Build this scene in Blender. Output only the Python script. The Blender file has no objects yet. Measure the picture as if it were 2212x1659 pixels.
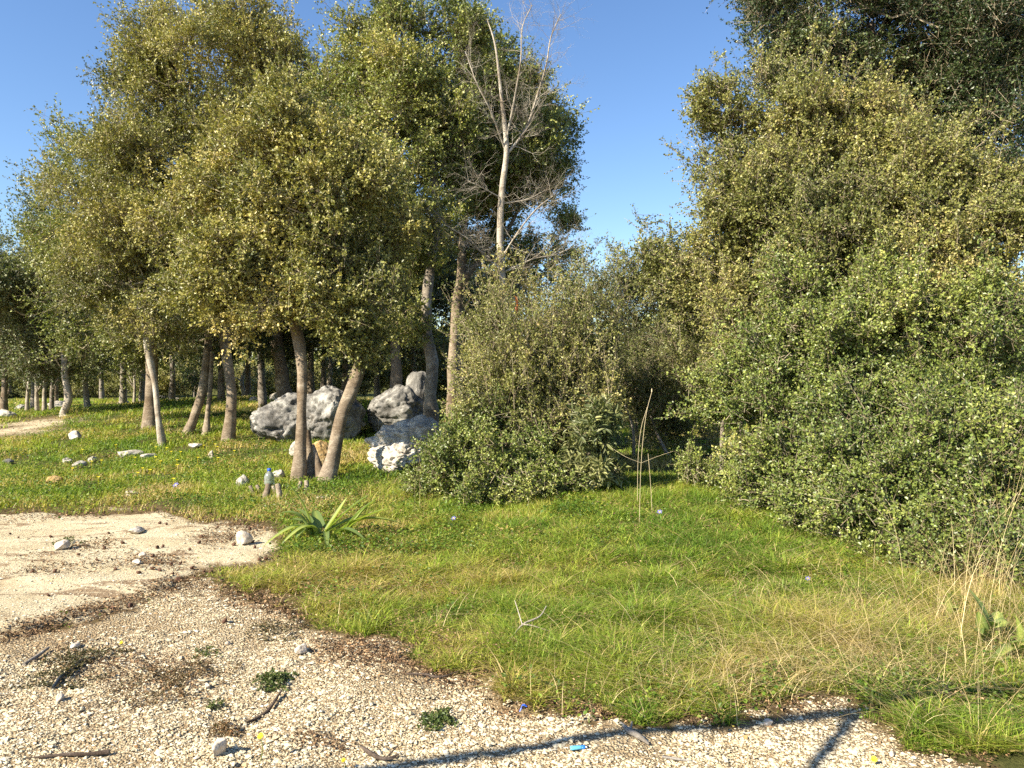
import bpy, bmesh, math, random
import numpy as np

# ------------------------------------------------------------------ camera, sky, sun, exposure
scene = bpy.context.scene
COL = scene.collection
F = 1671.0                      # focal length in pixels of a 2212 x 1659 view
EYE = 1.6
PITCH = math.radians(1.01)
cam_d = bpy.data.cameras.new('camera')
cam_d.sensor_fit = 'HORIZONTAL'
cam_d.sensor_width = 36.0
cam_d.lens = 36.0 * F / 2212.0
cam_d.clip_start = 0.05
cam_d.clip_end = 3000
cam = bpy.data.objects.new('camera', cam_d)
COL.objects.link(cam)
cam.location = (0, 0, EYE)
cam.rotation_euler = (math.pi / 2 - PITCH, 0, 0)
scene.camera = cam

AZ = math.radians(55)           # the light travels this far clockwise from +Y
EL = math.radians(36)
TRAVEL = np.array([math.sin(AZ) * math.cos(EL), math.cos(AZ) * math.cos(EL), -math.sin(EL)])
world = bpy.data.worlds.new('World')
scene.world = world
world.use_nodes = True
wn = world.node_tree
bg = wn.nodes['Background']
sky = wn.nodes.new('ShaderNodeTexSky')
sky.sky_type = 'NISHITA'
sky.sun_disc = False
sky.sun_elevation = EL
sky.sun_rotation = AZ + math.pi
sky.air_density = 1.0
sky.dust_density = 0.2
sky.ozone_density = 2.5
hs = wn.nodes.new('ShaderNodeHueSaturation')
hs.inputs['Hue'].default_value = 0.505
hs.inputs['Saturation'].default_value = 1.13
wn.links.new(sky.outputs[0], hs.inputs['Color'])
wn.links.new(hs.outputs[0], bg.inputs[0])
bg.inputs[1].default_value = 0.082
sun_d = bpy.data.lights.new('sun', 'SUN')
sun_d.energy = 5.0
sun_d.angle = math.radians(0.55)
sun_d.color = (1.0, 0.91, 0.74)
sun = bpy.data.objects.new('sun', sun_d)
COL.objects.link(sun)
from mathutils import Vector, Matrix
sun.rotation_euler = Vector(TRAVEL).to_track_quat('-Z', 'Y').to_euler()
scene.view_settings.view_transform = 'Standard'
scene.view_settings.look = 'None'
scene.view_settings.exposure = 1.38
scene.view_settings.gamma = 1.0
scene.render.engine = 'CYCLES'
cy = scene.cycles
cy.use_denoising = False
cy.max_bounces = 5
cy.diffuse_bounces = 3
cy.glossy_bounces = 2
cy.transmission_bounces = 4
cy.transparent_max_bounces = 6
cy.caustics_reflective = False
cy.caustics_refractive = False

# ------------------------------------------------------------------ geometry helpers
cp, sp = math.cos(PITCH), math.sin(PITCH)


def P(u, v, Y):
    """World point seen at (u, v) of a 2212 x 1659 view, at depth Y."""
    a = (u - 1106.0) / F
    b = (829.5 - v) / F
    y = cp + sp * b
    z = -sp + cp * b
    k = Y / y
    return np.array([a * k, Y, EYE + z * k])


def UV(x, y, z):
    """The inverse, for arrays (used to author masks for the ground)."""
    y = np.maximum(y, 0.05)
    dz = z - EYE
    fw = cp * y - sp * dz
    up = sp * y + cp * dz
    fw = np.maximum(fw, 0.05)
    return 1106.0 + F * x / fw, 829.5 - F * up / fw


def _hash(ix, iy, iz, s):
    h = (ix * 374761393 + iy * 668265263 + iz * 2147483647 + s * 974634777) & 0xFFFFFFFF
    h = ((h ^ (h >> 13)) * 1274126177) & 0xFFFFFFFF
    h = ((h ^ (h >> 16)) * 2246822519) & 0xFFFFFFFF
    return ((h ^ (h >> 15)) & 0xFFFFFF) / float(0xFFFFFF)


def vnoise(x, y, z=0.0, s=0):
    x, y, z = np.broadcast_arrays(np.asarray(x, float), np.asarray(y, float), np.asarray(z, float))
    ix, iy, iz = np.floor(x).astype(np.int64), np.floor(y).astype(np.int64), np.floor(z).astype(np.int64)
    fx, fy, fz = x - ix, y - iy, z - iz
    fx, fy, fz = [t * t * (3 - 2 * t) for t in (fx, fy, fz)]
    r = 0.0
    for dx in (0, 1):
        for dy in (0, 1):
            for dz in (0, 1):
                w = (fx if dx else 1 - fx) * (fy if dy else 1 - fy) * (fz if dz else 1 - fz)
                r = r + w * _hash(ix + dx, iy + dy, iz + dz, s)
    return r


def fbm(x, y, z=0.0, s=0, o=4):
    a, t, n = 0.5, 0.0, 0.0
    for k in range(o):
        t = t + a * vnoise(x * 2 ** k, y * 2 ** k, np.asarray(z, float) * 2 ** k, s + k)
        n += a
        a *= 0.5
    return t / n


def smooth(a, b, x):
    t = np.clip((x - a) / (b - a), 0, 1)
    return t * t * (3 - 2 * t)


def hgt(x, y):
    """Height of the terrain."""
    x = np.asarray(x, float)
    y = np.asarray(y, float)
    h = 0.10 * (fbm(x * 0.35, y * 0.35, 0, 3, 3) - 0.5) * smooth(5, 9, y)
    h = h + 0.62 * np.exp(-(((x + 9.0) / 6.0) ** 2 + ((y - 26) / 7.0) ** 2))
    h = h + 0.35 * np.exp(-(((x + 1.5) / 4.0) ** 2 + ((y - 21) / 5.0) ** 2))
    h = h + 0.16 * smooth(5.0, 8.5, y) * smooth(-0.5, 1.5, x)
    h = h + 2.2 * smooth(45, 120, y)
    h = h + 7.0 * smooth(120, 320, y) * fbm(x * 0.006, y * 0.006, 0, 9, 3)
    return h


def G(u, v):
    """Where the view line through (u, v) meets the terrain."""
    a = (u - 1106.0) / F
    b = (829.5 - v) / F
    dy = cp + sp * b
    dz = -sp + cp * b
    lo, hi = 1.0, None
    Y = 1.0
    while Y < 400:
        x = a / dy * Y
        z = EYE + dz / dy * Y
        if z <= float(hgt(x, Y)):
            hi = Y
            break
        lo = Y
        Y *= 1.03
    if hi is None:
        hi = lo
    for _ in range(20):
        m = 0.5 * (lo + hi)
        if EYE + dz / dy * m <= float(hgt(a / dy * m, m)):
            hi = m
        else:
            lo = m
    return np.array([a / dy * hi, hi, float(hgt(a / dy * hi, hi))])


def norm(v):
    return v / np.maximum(np.linalg.norm(v, axis=-1, keepdims=True), 1e-9)


class MB:
    """Collects vertices and faces, then links them as one mesh object."""

    def __init__(self):
        self.v, self.f, self.t, self.n = [], [], [], 0

    def add(self, verts, faces, tint=None):
        verts = np.asarray(verts, float).reshape(-1, 3)
        faces = np.asarray(faces, int)
        if tint is None:
            tint = np.full((len(verts), 3), 0.5)
        tint = np.broadcast_to(np.asarray(tint, float), (len(verts), 3))
        self.v.append(verts)
        self.t.append(tint)
        self.f.append(faces + self.n)
        self.n += len(verts)

    def build(self, name, mat, parent=None, smooth_shade=False, origin=None):
        V = np.concatenate(self.v)
        T = np.concatenate(self.t)
        if origin is not None:
            V = V - np.asarray(origin)
        me = bpy.data.meshes.new(name)
        me.vertices.add(len(V))
        me.vertices.foreach_set('co', V.astype(np.float32).ravel())
        li = np.concatenate([f.ravel() for f in self.f])
        tot = np.concatenate([np.full(len(f), f.shape[1]) for f in self.f])
        st = np.concatenate([[0], np.cumsum(tot)[:-1]])
        me.loops.add(len(li))
        me.loops.foreach_set('vertex_index', li.astype(np.int32))
        me.polygons.add(len(tot))
        me.polygons.foreach_set('loop_start', st.astype(np.int32))
        if smooth_shade:
            me.polygons.foreach_set('use_smooth', np.ones(len(tot), bool))
        else:
            me.polygons.foreach_set('use_smooth', np.zeros(len(tot), bool))
        at = me.attributes.new('tint', 'FLOAT_COLOR', 'POINT')
        at.data.foreach_set('color', np.concatenate([T, np.ones((len(T), 1))], 1).astype(np.float32).ravel())
        me.update(calc_edges=True)
        me.materials.append(mat)
        o = bpy.data.objects.new(name, me)
        COL.objects.link(o)
        if parent is not None:
            o.parent = parent
        return o


def tag(o, label=None, cat=None, group=None, kind=None):
    if label:
        o['label'] = label
    if cat:
        o['category'] = cat
    if group:
        o['group'] = group
    if kind:
        o['kind'] = kind
    return o


def empty(name, loc, label, cat, group=None):
    o = bpy.data.objects.new(name, None)
    o.empty_display_size = 0.2
    o.location = [float(c) for c in loc]
    COL.objects.link(o)
    return tag(o, label, cat, group)


def basis(d):
    """Two unit vectors square to each row of d."""
    ref = np.where(np.abs(d[:, 2:3]) > 0.9, np.array([[1.0, 0, 0]]), np.array([[0, 0, 1.0]]))
    a = norm(np.cross(d, ref))
    return a, np.cross(d, a)


def frusta(mb, p0, p1, r0, r1, k=3, tint=None):
    """A tapered k-sided tube for every row."""
    if len(p0) == 0:
        return
    d = norm(p1 - p0)
    a, b = basis(d)
    ang = np.arange(k) * 2 * math.pi / k
    c, s = np.cos(ang)[None, :, None], np.sin(ang)[None, :, None]
    ring = a[:, None, :] * c + b[:, None, :] * s
    v0 = p0[:, None, :] + ring * np.asarray(r0)[:, None, None]
    v1 = p1[:, None, :] + ring * np.asarray(r1)[:, None, None]
    V = np.concatenate([v0, v1], 1)
    i = np.arange(k)
    q = np.stack([i, (i + 1) % k, (i + 1) % k + k, i + k], 1)
    Fc = (q[None] + (np.arange(len(p0)) * 2 * k)[:, None, None]).reshape(-1, 4)
    if tint is not None:
        tint = np.repeat(tint, 2 * k, axis=0)
    mb.add(V.reshape(-1, 3), Fc, tint)


def tube(mb, pts, rad, k=12, rough=0.0, seed=0, cap=True, sub=1, tint=None):
    """One continuous limb along a smoothed polyline."""
    pts = np.asarray(pts, float)
    rad = np.asarray(rad, float)
    if sub > 1 and len(pts) > 2:
        n = len(pts)
        t = np.linspace(0, n - 1, (n - 1) * sub + 1)
        ext = np.vstack([2 * pts[0] - pts[1], pts, 2 * pts[-1] - pts[-2]])
        out = []
        for tt in t:
            i = min(int(tt), n - 2)
            u = tt - i
            a, b, c, d = ext[i], ext[i + 1], ext[i + 2], ext[i + 3]
            out.append(0.5 * (2 * b + (c - a) * u + (2 * a - 5 * b + 4 * c - d) * u * u + (3 * b - a - 3 * c + d) * u ** 3))
        rad = np.interp(t, np.arange(n), rad)
        pts = np.array(out)
    n = len(pts)
    d = norm(np.gradient(pts, axis=0))
    u = np.array([1.0, 0.02, 0.01])
    V = []
    ang = np.arange(k) * 2 * math.pi / k
    for i in range(n):
        u = u - d[i] * u.dot(d[i])
        u = u / max(np.linalg.norm(u), 1e-6)
        w = np.cross(d[i], u)
        r = rad[i]
        if rough:
            r = r * (1 + rough * (vnoise(np.cos(ang) * 1.3 + 7, np.sin(ang) * 1.3 + 3, i * 0.37, seed) - 0.5) * 2)
        V.append(pts[i] + (np.cos(ang) * r)[:, None] * u + (np.sin(ang) * r)[:, None] * w)
    V = np.array(V).reshape(-1, 3)
    q = []
    for i in range(n - 1):
        for j in range(k):
            q.append((i * k + j, i * k + (j + 1) % k, (i + 1) * k + (j + 1) % k, (i + 1) * k + j))
    mb.add(V, q, tint)
    if cap:
        c = np.vstack([pts[-1:], V[-k:]])
        mb.add(c, [(0, 1 + j, 1 + (j + 1) % k) for j in range(k)], tint)
        c = np.vstack([pts[:1], V[:k]])
        mb.add(c, [(0, 1 + (j + 1) % k, 1 + j) for j in range(k)], tint)


def leaves(mb, base, d, nrm, L, W, tint, hexa=True, fold=0.18):
    """One folded leaf per row."""
    n = len(base)
    if n == 0:
        return
    s = norm(np.cross(d, nrm))
    up = np.cross(s, d)
    L = np.asarray(L)[:, None]
    W = np.asarray(W)[:, None]
    if hexa:
        tip = base + d * L - up * L * 0.12
        a = base + d * L * 0.32 + up * W * fold
        b = base + d * L * 0.72 + up * W * fold * 0.7
        V = np.stack([base, a + s * W * 0.5, b + s * W * 0.42, tip, b - s * W * 0.42, a - s * W * 0.5], 1)
        fc = np.array([[0, 1, 2, 3], [0, 3, 4, 5]])
        k = 6
    else:
        tip = base + d * L
        a = base + d * L * 0.5 + up * W * fold
        V = np.stack([base, a + s * W * 0.5, tip, a - s * W * 0.5], 1)
        fc = np.array([[0, 1, 2], [0, 2, 3]])
        k = 4
    Fc = (fc[None] + (np.arange(n) * k)[:, None, None]).reshape(-1, fc.shape[1])
    mb.add(V.reshape(-1, 3), Fc, np.repeat(tint, k, axis=0))


# ------------------------------------------------------------------ materials
def new_mat(name):
    m = bpy.data.materials.new(name)
    m.use_nodes = True
    nt = m.node_tree
    bs = nt.nodes['Principled BSDF']
    return m, nt, bs


def N(nt, t, **kw):
    n = nt.nodes.new(t)
    for k, v in kw.items():
        setattr(n, k, v)
    return n


def noise_node(nt, scale, detail=6, rough=0.6, vec=None, dist=0.0):
    n = N(nt, 'ShaderNodeTexNoise')
    n.inputs['Scale'].default_value = scale
    n.inputs['Detail'].default_value = detail
    n.inputs['Roughness'].default_value = rough
    n.inputs['Distortion'].default_value = dist
    if vec is not None:
        nt.links.new(vec, n.inputs['Vector'])
    return n


def ramp(nt, fac, stops):
    r = N(nt, 'ShaderNodeValToRGB')
    el = r.color_ramp.elements
    while len(el) < len(stops):
        el.new(0.5)
    for e, (p, c) in zip(el, stops):
        e.position = p
        e.color = tuple(c) + (1,) if len(c) == 3 else c
    nt.links.new(fac, r.inputs[0])
    return r


def mix(nt, fac, a, b, mode='MIX'):
    m = N(nt, 'ShaderNodeMixRGB', blend_type=mode)
    for s, i in ((fac, 0), (a, 1), (b, 2)):
        if isinstance(s, (int, float)):
            m.inputs[i].default_value = s
        elif isinstance(s, tuple):
            m.inputs[i].default_value = s + (1,)
        else:
            nt.links.new(s, m.inputs[i])
    return m.outputs[0]


def math_node(nt, op, a, b=None, clamp=False):
    m = N(nt, 'ShaderNodeMath', operation=op, use_clamp=clamp)
    for s, i in ((a, 0), (b, 1)):
        if s is None:
            continue
        if isinstance(s, (int, float)):
            m.inputs[i].default_value = s
        else:
            nt.links.new(s, m.inputs[i])
    return m.outputs[0]


def leaf_mat(name, stops, rough=0.5, trans=0.15, spec=0.35, tcol=1.5):
    """Colour by the leaf's own random value (tint R), brightness by tint G."""
    m, nt, bs = new_mat(name)
    at = N(nt, 'ShaderNodeAttribute', attribute_name='tint')
    sep = N(nt, 'ShaderNodeSeparateColor')
    nt.links.new(at.outputs['Color'], sep.inputs[0])
    r = ramp(nt, sep.outputs[0], stops)
    br = N(nt, 'ShaderNodeMapRange')
    br.inputs['To Min'].default_value = 0.45
    br.inputs['To Max'].default_value = 1.5
    nt.links.new(sep.outputs[1], br.inputs[0])
    vm = N(nt, 'ShaderNodeVectorMath', operation='SCALE')
    nt.links.new(r.outputs[0], vm.inputs[0])
    nt.links.new(br.outputs[0], vm.inputs['Scale'])
    nt.links.new(vm.outputs[0], bs.inputs['Base Color'])
    bs.inputs['Roughness'].default_value = rough
    bs.inputs['Specular IOR Level'].default_value = spec
    tr = N(nt, 'ShaderNodeBsdfTranslucent')
    vs = N(nt, 'ShaderNodeVectorMath', operation='MULTIPLY')
    vs.inputs[1].default_value = (tcol, tcol * 1.1, tcol * 0.5)
    nt.links.new(vm.outputs[0], vs.inputs[0])
    nt.links.new(vs.outputs[0], tr.inputs[0])
    mx = N(nt, 'ShaderNodeMixShader')
    mx.inputs[0].default_value = trans
    nt.links.new(bs.outputs[0], mx.inputs[1])
    nt.links.new(tr.outputs[0], mx.inputs[2])
    nt.links.new(mx.outputs[0], nt.nodes['Material Output'].inputs[0])
    return m


def bark_mat(name, dark, mid, light, scale=6.0):
    m, nt, bs = new_mat(name)
    tc = N(nt, 'ShaderNodeTexCoord')
    mp = N(nt, 'ShaderNodeMapping')
    mp.inputs['Scale'].default_value = (1, 1, 1.9)
    nt.links.new(tc.outputs['Object'], mp.inputs[0])
    n1 = noise_node(nt, scale, 8, 0.7, mp.outputs[0])
    n2 = noise_node(nt, scale * 0.35, 4, 0.6, tc.outputs['Object'])
    n3 = noise_node(nt, scale * 5, 6, 0.75, mp.outputs[0])
    n1x = mix(nt, 0.45, n1.outputs[0], n3.outputs[0])
    r1 = ramp(nt, n1x, [(0.3, dark), (0.5, mid), (0.66, light)])
    r2 = ramp(nt, n2.outputs[0], [(0.35, (0.55, 0.5, 0.45)), (0.6, (1.0, 1.0, 1.0)), (0.75, (1.25, 1.25, 1.2))])
    nt.links.new(mix(nt, 1.0, r1.outputs[0], r2.outputs[0], 'MULTIPLY'), bs.inputs['Base Color'])
    bs.inputs['Roughness'].default_value = 0.9
    bs.inputs['Specular IOR Level'].default_value = 0.15
    bp = N(nt, 'ShaderNodeBump')
    bp.inputs['Strength'].default_value = 0.7
    bp.inputs['Distance'].default_value = 0.04
    nt.links.new(n1x, bp.inputs['Height'])
    nt.links.new(bp.outputs[0], bs.inputs['Normal'])
    return m


def rock_mat(name, dark, mid, light, stain=(0.05, 0.045, 0.035), sc=1.0, ochre=0.25, lich=0.6):
    m, nt, bs = new_mat(name)
    tc = N(nt, 'ShaderNodeTexCoord')
    n1 = noise_node(nt, 2.2 * sc, 10, 0.72, tc.outputs['Object'], 0.4)
    n2 = noise_node(nt, 4.5 * sc, 10, 0.78, tc.outputs['Object'], 1.2)
    n3 = noise_node(nt, 1.1 * sc, 5, 0.6, tc.outputs['Object'], 1.0)
    r1 = ramp(nt, n1.outputs[0], [(0.32, dark), (0.5, mid), (0.64, light)])
    f2 = ramp(nt, n2.outputs[0], [(0.40, (1, 1, 1)), (0.54, (0, 0, 0))])
    c = mix(nt, math_node(nt, 'MULTIPLY', f2.outputs[0], lich), r1.outputs[0], stain)
    f3 = ramp(nt, n3.outputs[0], [(0.55, (0, 0, 0)), (0.68, (1, 1, 1))])
    c = mix(nt, math_node(nt, 'MULTIPLY', f3.outputs[0], ochre), c, (0.42, 0.22, 0.08))
    nt.links.new(c, bs.inputs['Base Color'])
    bs.inputs['Roughness'].default_value = 0.92
    bs.inputs['Specular IOR Level'].default_value = 0.1
    bp = N(nt, 'ShaderNodeBump')
    bp.inputs['Strength'].default_value = 0.9
    bp.inputs['Distance'].default_value = 0.05 / sc
    nt.links.new(n2.outputs[0], bp.inputs['Height'])
    nt.links.new(bp.outputs[0], bs.inputs['Normal'])
    return m


def plain(name, col, rough=0.6, spec=0.3, var=0.0, **kw):
    m, nt, bs = new_mat(name)
    bs.inputs['Base Color'].default_value = tuple(col) + (1,)
    if var:
        tc = N(nt, 'ShaderNodeTexCoord')
        n1 = noise_node(nt, 40, 5, 0.6, tc.outputs['Object'])
        r = ramp(nt, n1.outputs[0], [(0.3, tuple(c * (1 - var) for c in col)), (0.7, tuple(min(1, c * (1 + var)) for c in col))])
        nt.links.new(r.outputs[0], bs.inputs['Base Color'])
    bs.inputs['Roughness'].default_value = rough
    bs.inputs['Specular IOR Level'].default_value = spec
    for k, v in kw.items():
        bs.inputs[k].default_value = v
    return m


GREEN = leaf_mat('oak_leaf_green', [(0.0, (0.046, 0.072, 0.021)), (0.35, (0.139, 0.174, 0.039)), (0.7, (0.278, 0.290, 0.067)), (1.0, (0.487, 0.418, 0.139))], rough=0.45, spec=0.5)
OLIVE = leaf_mat('oak_leaf_olive', [(0.0, (0.064, 0.079, 0.026)), (0.3, (0.197, 0.203, 0.052)), (0.65, (0.383, 0.336, 0.093)), (1.0, (0.600, 0.476, 0.186))], rough=0.45, spec=0.5)
DARK = leaf_mat('leaf_dark', [(0.0, (0.021, 0.037, 0.012)), (0.5, (0.052, 0.079, 0.023)), (1.0, (0.162, 0.180, 0.064))], rough=0.42, spec=0.45)
GREY = leaf_mat('leaf_grey_green', [(0.0, (0.052, 0.072, 0.030)), (0.5, (0.139, 0.162, 0.058)), (1.0, (0.325, 0.313, 0.128))], rough=0.45, spec=0.5)
BUSH = leaf_mat('bush_leaf', [(0.0, (0.052, 0.081, 0.021)), (0.4, (0.139, 0.180, 0.037)), (0.75, (0.278, 0.302, 0.070)), (1.0, (0.464, 0.418, 0.139))], rough=0.42, spec=0.5)
BUSHD = leaf_mat('bush_leaf_dry', [(0.0, (0.070, 0.087, 0.026)), (0.4, (0.174, 0.186, 0.046)), (0.75, (0.313, 0.290, 0.087)), (1.0, (0.510, 0.394, 0.174))], rough=0.45, spec=0.45)
GRASS = leaf_mat('grass_blade', [(0.0, (0.12, 0.20, 0.025)), (0.3, (0.24, 0.31, 0.038)), (0.55, (0.35, 0.35, 0.06)), (0.75, (0.38, 0.29, 0.10)), (1.0, (0.56, 0.43, 0.21))], trans=0.35, spec=0.3)
DRY = leaf_mat('dry_stalk', [(0.0, (0.30, 0.22, 0.08)), (0.5, (0.46, 0.35, 0.16)), (1.0, (0.62, 0.50, 0.28))], trans=0.1)
LITTER = leaf_mat('litter', [(0.0, (0.06, 0.035, 0.018)), (0.5, (0.17, 0.10, 0.05)), (1.0, (0.36, 0.23, 0.12))], trans=0.05, rough=0.8)
HERB = leaf_mat('herb_leaf', [(0.0, (0.05, 0.10, 0.012)), (0.45, (0.12, 0.19, 0.02)), (0.8, (0.22, 0.24, 0.035)), (1.0, (0.32, 0.22, 0.08))], trans=0.3)
SQUILL = leaf_mat('squill_leaf', [(0.0, (0.08, 0.13, 0.04)), (0.5, (0.16, 0.22, 0.06)), (1.0, (0.38, 0.42, 0.10))], rough=0.5, trans=0.3, spec=0.5)
BARK = bark_mat('bark_brown', (0.10, 0.075, 0.055), (0.27, 0.215, 0.155), (0.50, 0.43, 0.33))
BARKP = bark_mat('bark_pale', (0.22, 0.18, 0.145), (0.46, 0.41, 0.33), (0.66, 0.61, 0.52))
BARKG = bark_mat('bark_grey', (0.10, 0.085, 0.07), (0.28, 0.245, 0.20), (0.50, 0.46, 0.39))
TWIG = bark_mat('twig_bark', (0.16, 0.13, 0.085), (0.34, 0.285, 0.19), (0.52, 0.45, 0.33))
ROCKG = rock_mat('limestone_grey_shaded', (0.09, 0.087, 0.08), (0.21, 0.20, 0.185), (0.46, 0.44, 0.40), lich=0.6, ochre=0.1)  # grey limestone, darkened so the colour carries the canopy shade on the boulders
ROCKW = rock_mat('limestone_white', (0.30, 0.27, 0.22), (0.55, 0.50, 0.42), (0.72, 0.68, 0.60), sc=2.5, lich=0.55, ochre=0.2)
ROCKO = rock_mat('limestone_ochre', (0.32, 0.20, 0.08), (0.52, 0.34, 0.14), (0.66, 0.50, 0.28), sc=2.5, lich=0.3, ochre=0.5)
STONE = rock_mat('stone_pale', (0.38, 0.31, 0.23), (0.60, 0.52, 0.42), (0.74, 0.69, 0.62), stain=(0.25, 0.16, 0.09), sc=9, lich=0.45, ochre=0.25)


def ground_mat():
    m, nt, bs = new_mat('ground_surface')
    tc = N(nt, 'ShaderNodeTexCoord')
    pos = tc.outputs['Object']
    at = N(nt, 'ShaderNodeAttribute', attribute_name='tint')
    sep = N(nt, 'ShaderNodeSeparateColor')
    nt.links.new(at.outputs['Color'], sep.inputs[0])
    grav, slab, grass = sep.outputs
    # pebbly aggregate
    vo = N(nt, 'ShaderNodeTexVoronoi')
    vo.inputs['Scale'].default_value = 75
    nt.links.new(pos, vo.inputs['Vector'])
    pv = ramp(nt, vo.outputs['Distance'], [(0.25, (1, 1, 1)), (0.7, (0, 0, 0))])
    nf = noise_node(nt, 30, 6, 0.7, pos)
    nb = noise_node(nt, 1.6, 5, 0.6, pos)
    gcol = ramp(nt, nf.outputs[0], [(0.3, (0.40, 0.29, 0.16)), (0.5, (0.56, 0.45, 0.28)), (0.7, (0.68, 0.59, 0.42))])
    gpat = ramp(nt, nb.outputs[0], [(0.35, (0.85, 0.78, 0.72)), (0.6, (1, 1, 1))])
    g1 = mix(nt, 1.0, gcol.outputs[0], gpat.outputs[0], 'MULTIPLY')
    g1 = mix(nt, math_node(nt, 'MULTIPLY', pv.outputs[0], 0.0), g1, (0.7, 0.6, 0.45))
    inv = math_node(nt, 'SUBTRACT', 1.0, pv.outputs[0])
    g1 = mix(nt, math_node(nt, 'MULTIPLY', inv, 0.5), g1, (0.17, 0.115, 0.065))
    nd = noise_node(nt, 0.9, 7, 0.62, pos, 0.8)
    dr = ramp(nt, nd.outputs[0], [(0.50, (0, 0, 0)), (0.66, (1, 1, 1))])
    g1 = mix(nt, math_node(nt, 'MULTIPLY', dr.outputs[0], 0.30), g1, (0.26, 0.19, 0.12))
    # sandy slab, with darker cracks and thin brown streaks
    ns = noise_node(nt, 70, 9, 0.85, pos)
    ng = noise_node(nt, 2.2, 5, 0.6, pos)
    scol = ramp(nt, ns.outputs[0], [(0.32, (0.30, 0.235, 0.14)), (0.45, (0.54, 0.455, 0.30)), (0.62, (0.67, 0.60, 0.43))])
    sg = ramp(nt, ng.outputs[0], [(0.35, (0.84, 0.80, 0.74)), (0.6, (1.0, 1.0, 1.0))])
    s1 = mix(nt, 1.0, scol.outputs[0], sg.outputs[0], 'MULTIPLY')
    mp = N(nt, 'ShaderNodeMapping')
    mp.inputs['Scale'].default_value = (0.9, 3.2, 1)
    mp.inputs['Rotation'].default_value = (0, 0, math.radians(-14))
    nt.links.new(pos, mp.inputs[0])
    nk = noise_node(nt, 1.5, 9, 0.68, mp.outputs[0], 0.6)
    kr = ramp(nt, nk.outputs[0], [(0.555, (0, 0, 0)), (0.60, (1, 1, 1))])
    s1 = mix(nt, math_node(nt, 'MULTIPLY', kr.outputs[0], 0.75), s1, (0.17, 0.095, 0.05))
    # soil and old leaves under the grass
    n5 = noise_node(nt, 22, 8, 0.75, pos)
    n6 = noise_node(nt, 2.5, 4, 0.6, pos)
    dcol = ramp(nt, n5.outputs[0], [(0.3, (0.05, 0.03, 0.016)), (0.5, (0.14, 0.085, 0.045)), (0.7, (0.27, 0.19, 0.11))])
    dg = ramp(nt, n5.outputs[0], [(0.3, (0.03, 0.045, 0.01)), (0.7, (0.11, 0.13, 0.03))])
    d1 = mix(nt, math_node(nt, 'MULTIPLY', grass, 0.8), dcol.outputs[0], dg.outputs[0])
    c = mix(nt, slab, d1, s1)
    c = mix(nt, grav, c, g1)
    nt.links.new(c, bs.inputs['Base Color'])
    bs.inputs['Roughness'].default_value = 0.95
    bs.inputs['Specular IOR Level'].default_value = 0.1
    bp = N(nt, 'ShaderNodeBump')
    bp.inputs['Strength'].default_value = 1.0
    bp.inputs['Distance'].default_value = 0.018
    hgt_in = math_node(nt, 'ADD', math_node(nt, 'MULTIPLY', nf.outputs[0], 1.2), math_node(nt, 'MULTIPLY', pv.outputs[0], grav))
    nt.links.new(math_node(nt, 'ADD', hgt_in, math_node(nt, 'MULTIPLY', ns.outputs[0], 0.6)), bp.inputs['Height'])
    nt.links.new(bp.outputs[0], bs.inputs['Normal'])
    return m


# ------------------------------------------------------------------ ground masks
GP = np.array([(-3000, 1385), (0, 1385), (100, 1368), (200, 1350), (300, 1315), (370, 1280), (435, 1252), (470, 1292), (560, 1312),
               (640, 1325), (680, 1375), (760, 1385), (860, 1402), (880, 1450), (1000, 1470), (1062, 1475), (1085, 1528),
               (1250, 1545), (1330, 1572), (1480, 1565), (1600, 1555), (1800, 1538), (1890, 1565), (1960, 1620), (2130, 1662),
               (2500, 1800), (3500, 6000), (-3500, 6000)], float)
SP = np.array([(-3000, 1118), (0, 1122), (60, 1112), (150, 1118), (240, 1106), (340, 1108), (420, 1128), (520, 1135), (590, 1150),
               (600, 1185), (560, 1213), (480, 1225), (425, 1243), (370, 1266), (300, 1298), (200, 1335), (100, 1355), (0, 1370),
               (-3000, 1372)], float)
FP = np.array([(-600, 955), (0, 943), (60, 938), (95, 925), (132, 913), (125, 904), (60, 910), (0, 928), (-600, 935)], float)


def sdist(poly, u, v):
    """Signed distance in view pixels, positive inside."""
    best = np.full(u.shape, 1e9)
    ins = np.zeros(u.shape, bool)
    n = len(poly)
    for i in range(n):
        a, b = poly[i], poly[(i + 1) % n]
        e = b - a
        t = np.clip(((u - a[0]) * e[0] + (v - a[1]) * e[1]) / (e @ e), 0, 1)
        dd = np.hypot(u - a[0] - t * e[0], v - a[1] - t * e[1])
        best = np.minimum(best, dd)
        c = ((a[1] > v) != (b[1] > v)) & (u < (b[0] - a[0]) * (v - a[1]) / (b[1] - a[1] + 1e-12) + a[0])
        ins ^= c
    return np.where(ins, best, -best)


def masks(x, y, z=None):
    """(gravel, slab, grass) each 0..1 at ground points."""
    if z is None:
        z = hgt(x, y)
    u, v = UV(x, y, z)
    v = np.minimum(v, 5000)
    u = np.clip(u, -2800, 3300)
    w = 46 * (fbm(x * 3.1, y * 3.1, 0, 21, 5) - 0.5) * 2 + 30 * (vnoise(x * 17, y * 17, 0, 22) - 0.5)
    w2 = w * np.clip((v - 800) / 500, 0.15, 1.2)
    near = y > 2.0
    sg = sdist(GP, u, v) + w2
    ss = sdist(SP, u, v) + w2 * 0.5
    sf = sdist(FP, u, v) + w2 * 0.5
    grav = np.where(near, smooth(-6, 8, sg), 1.0)
    slab = np.where(near, np.maximum(smooth(-4, 5, ss), smooth(-2, 2, sf)), 0.0)
    grass = np.where(near, smooth(-10, 46, -np.maximum(sg, np.maximum(ss, sf * 3))), 0.0)
    return grav, slab, grass


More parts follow.
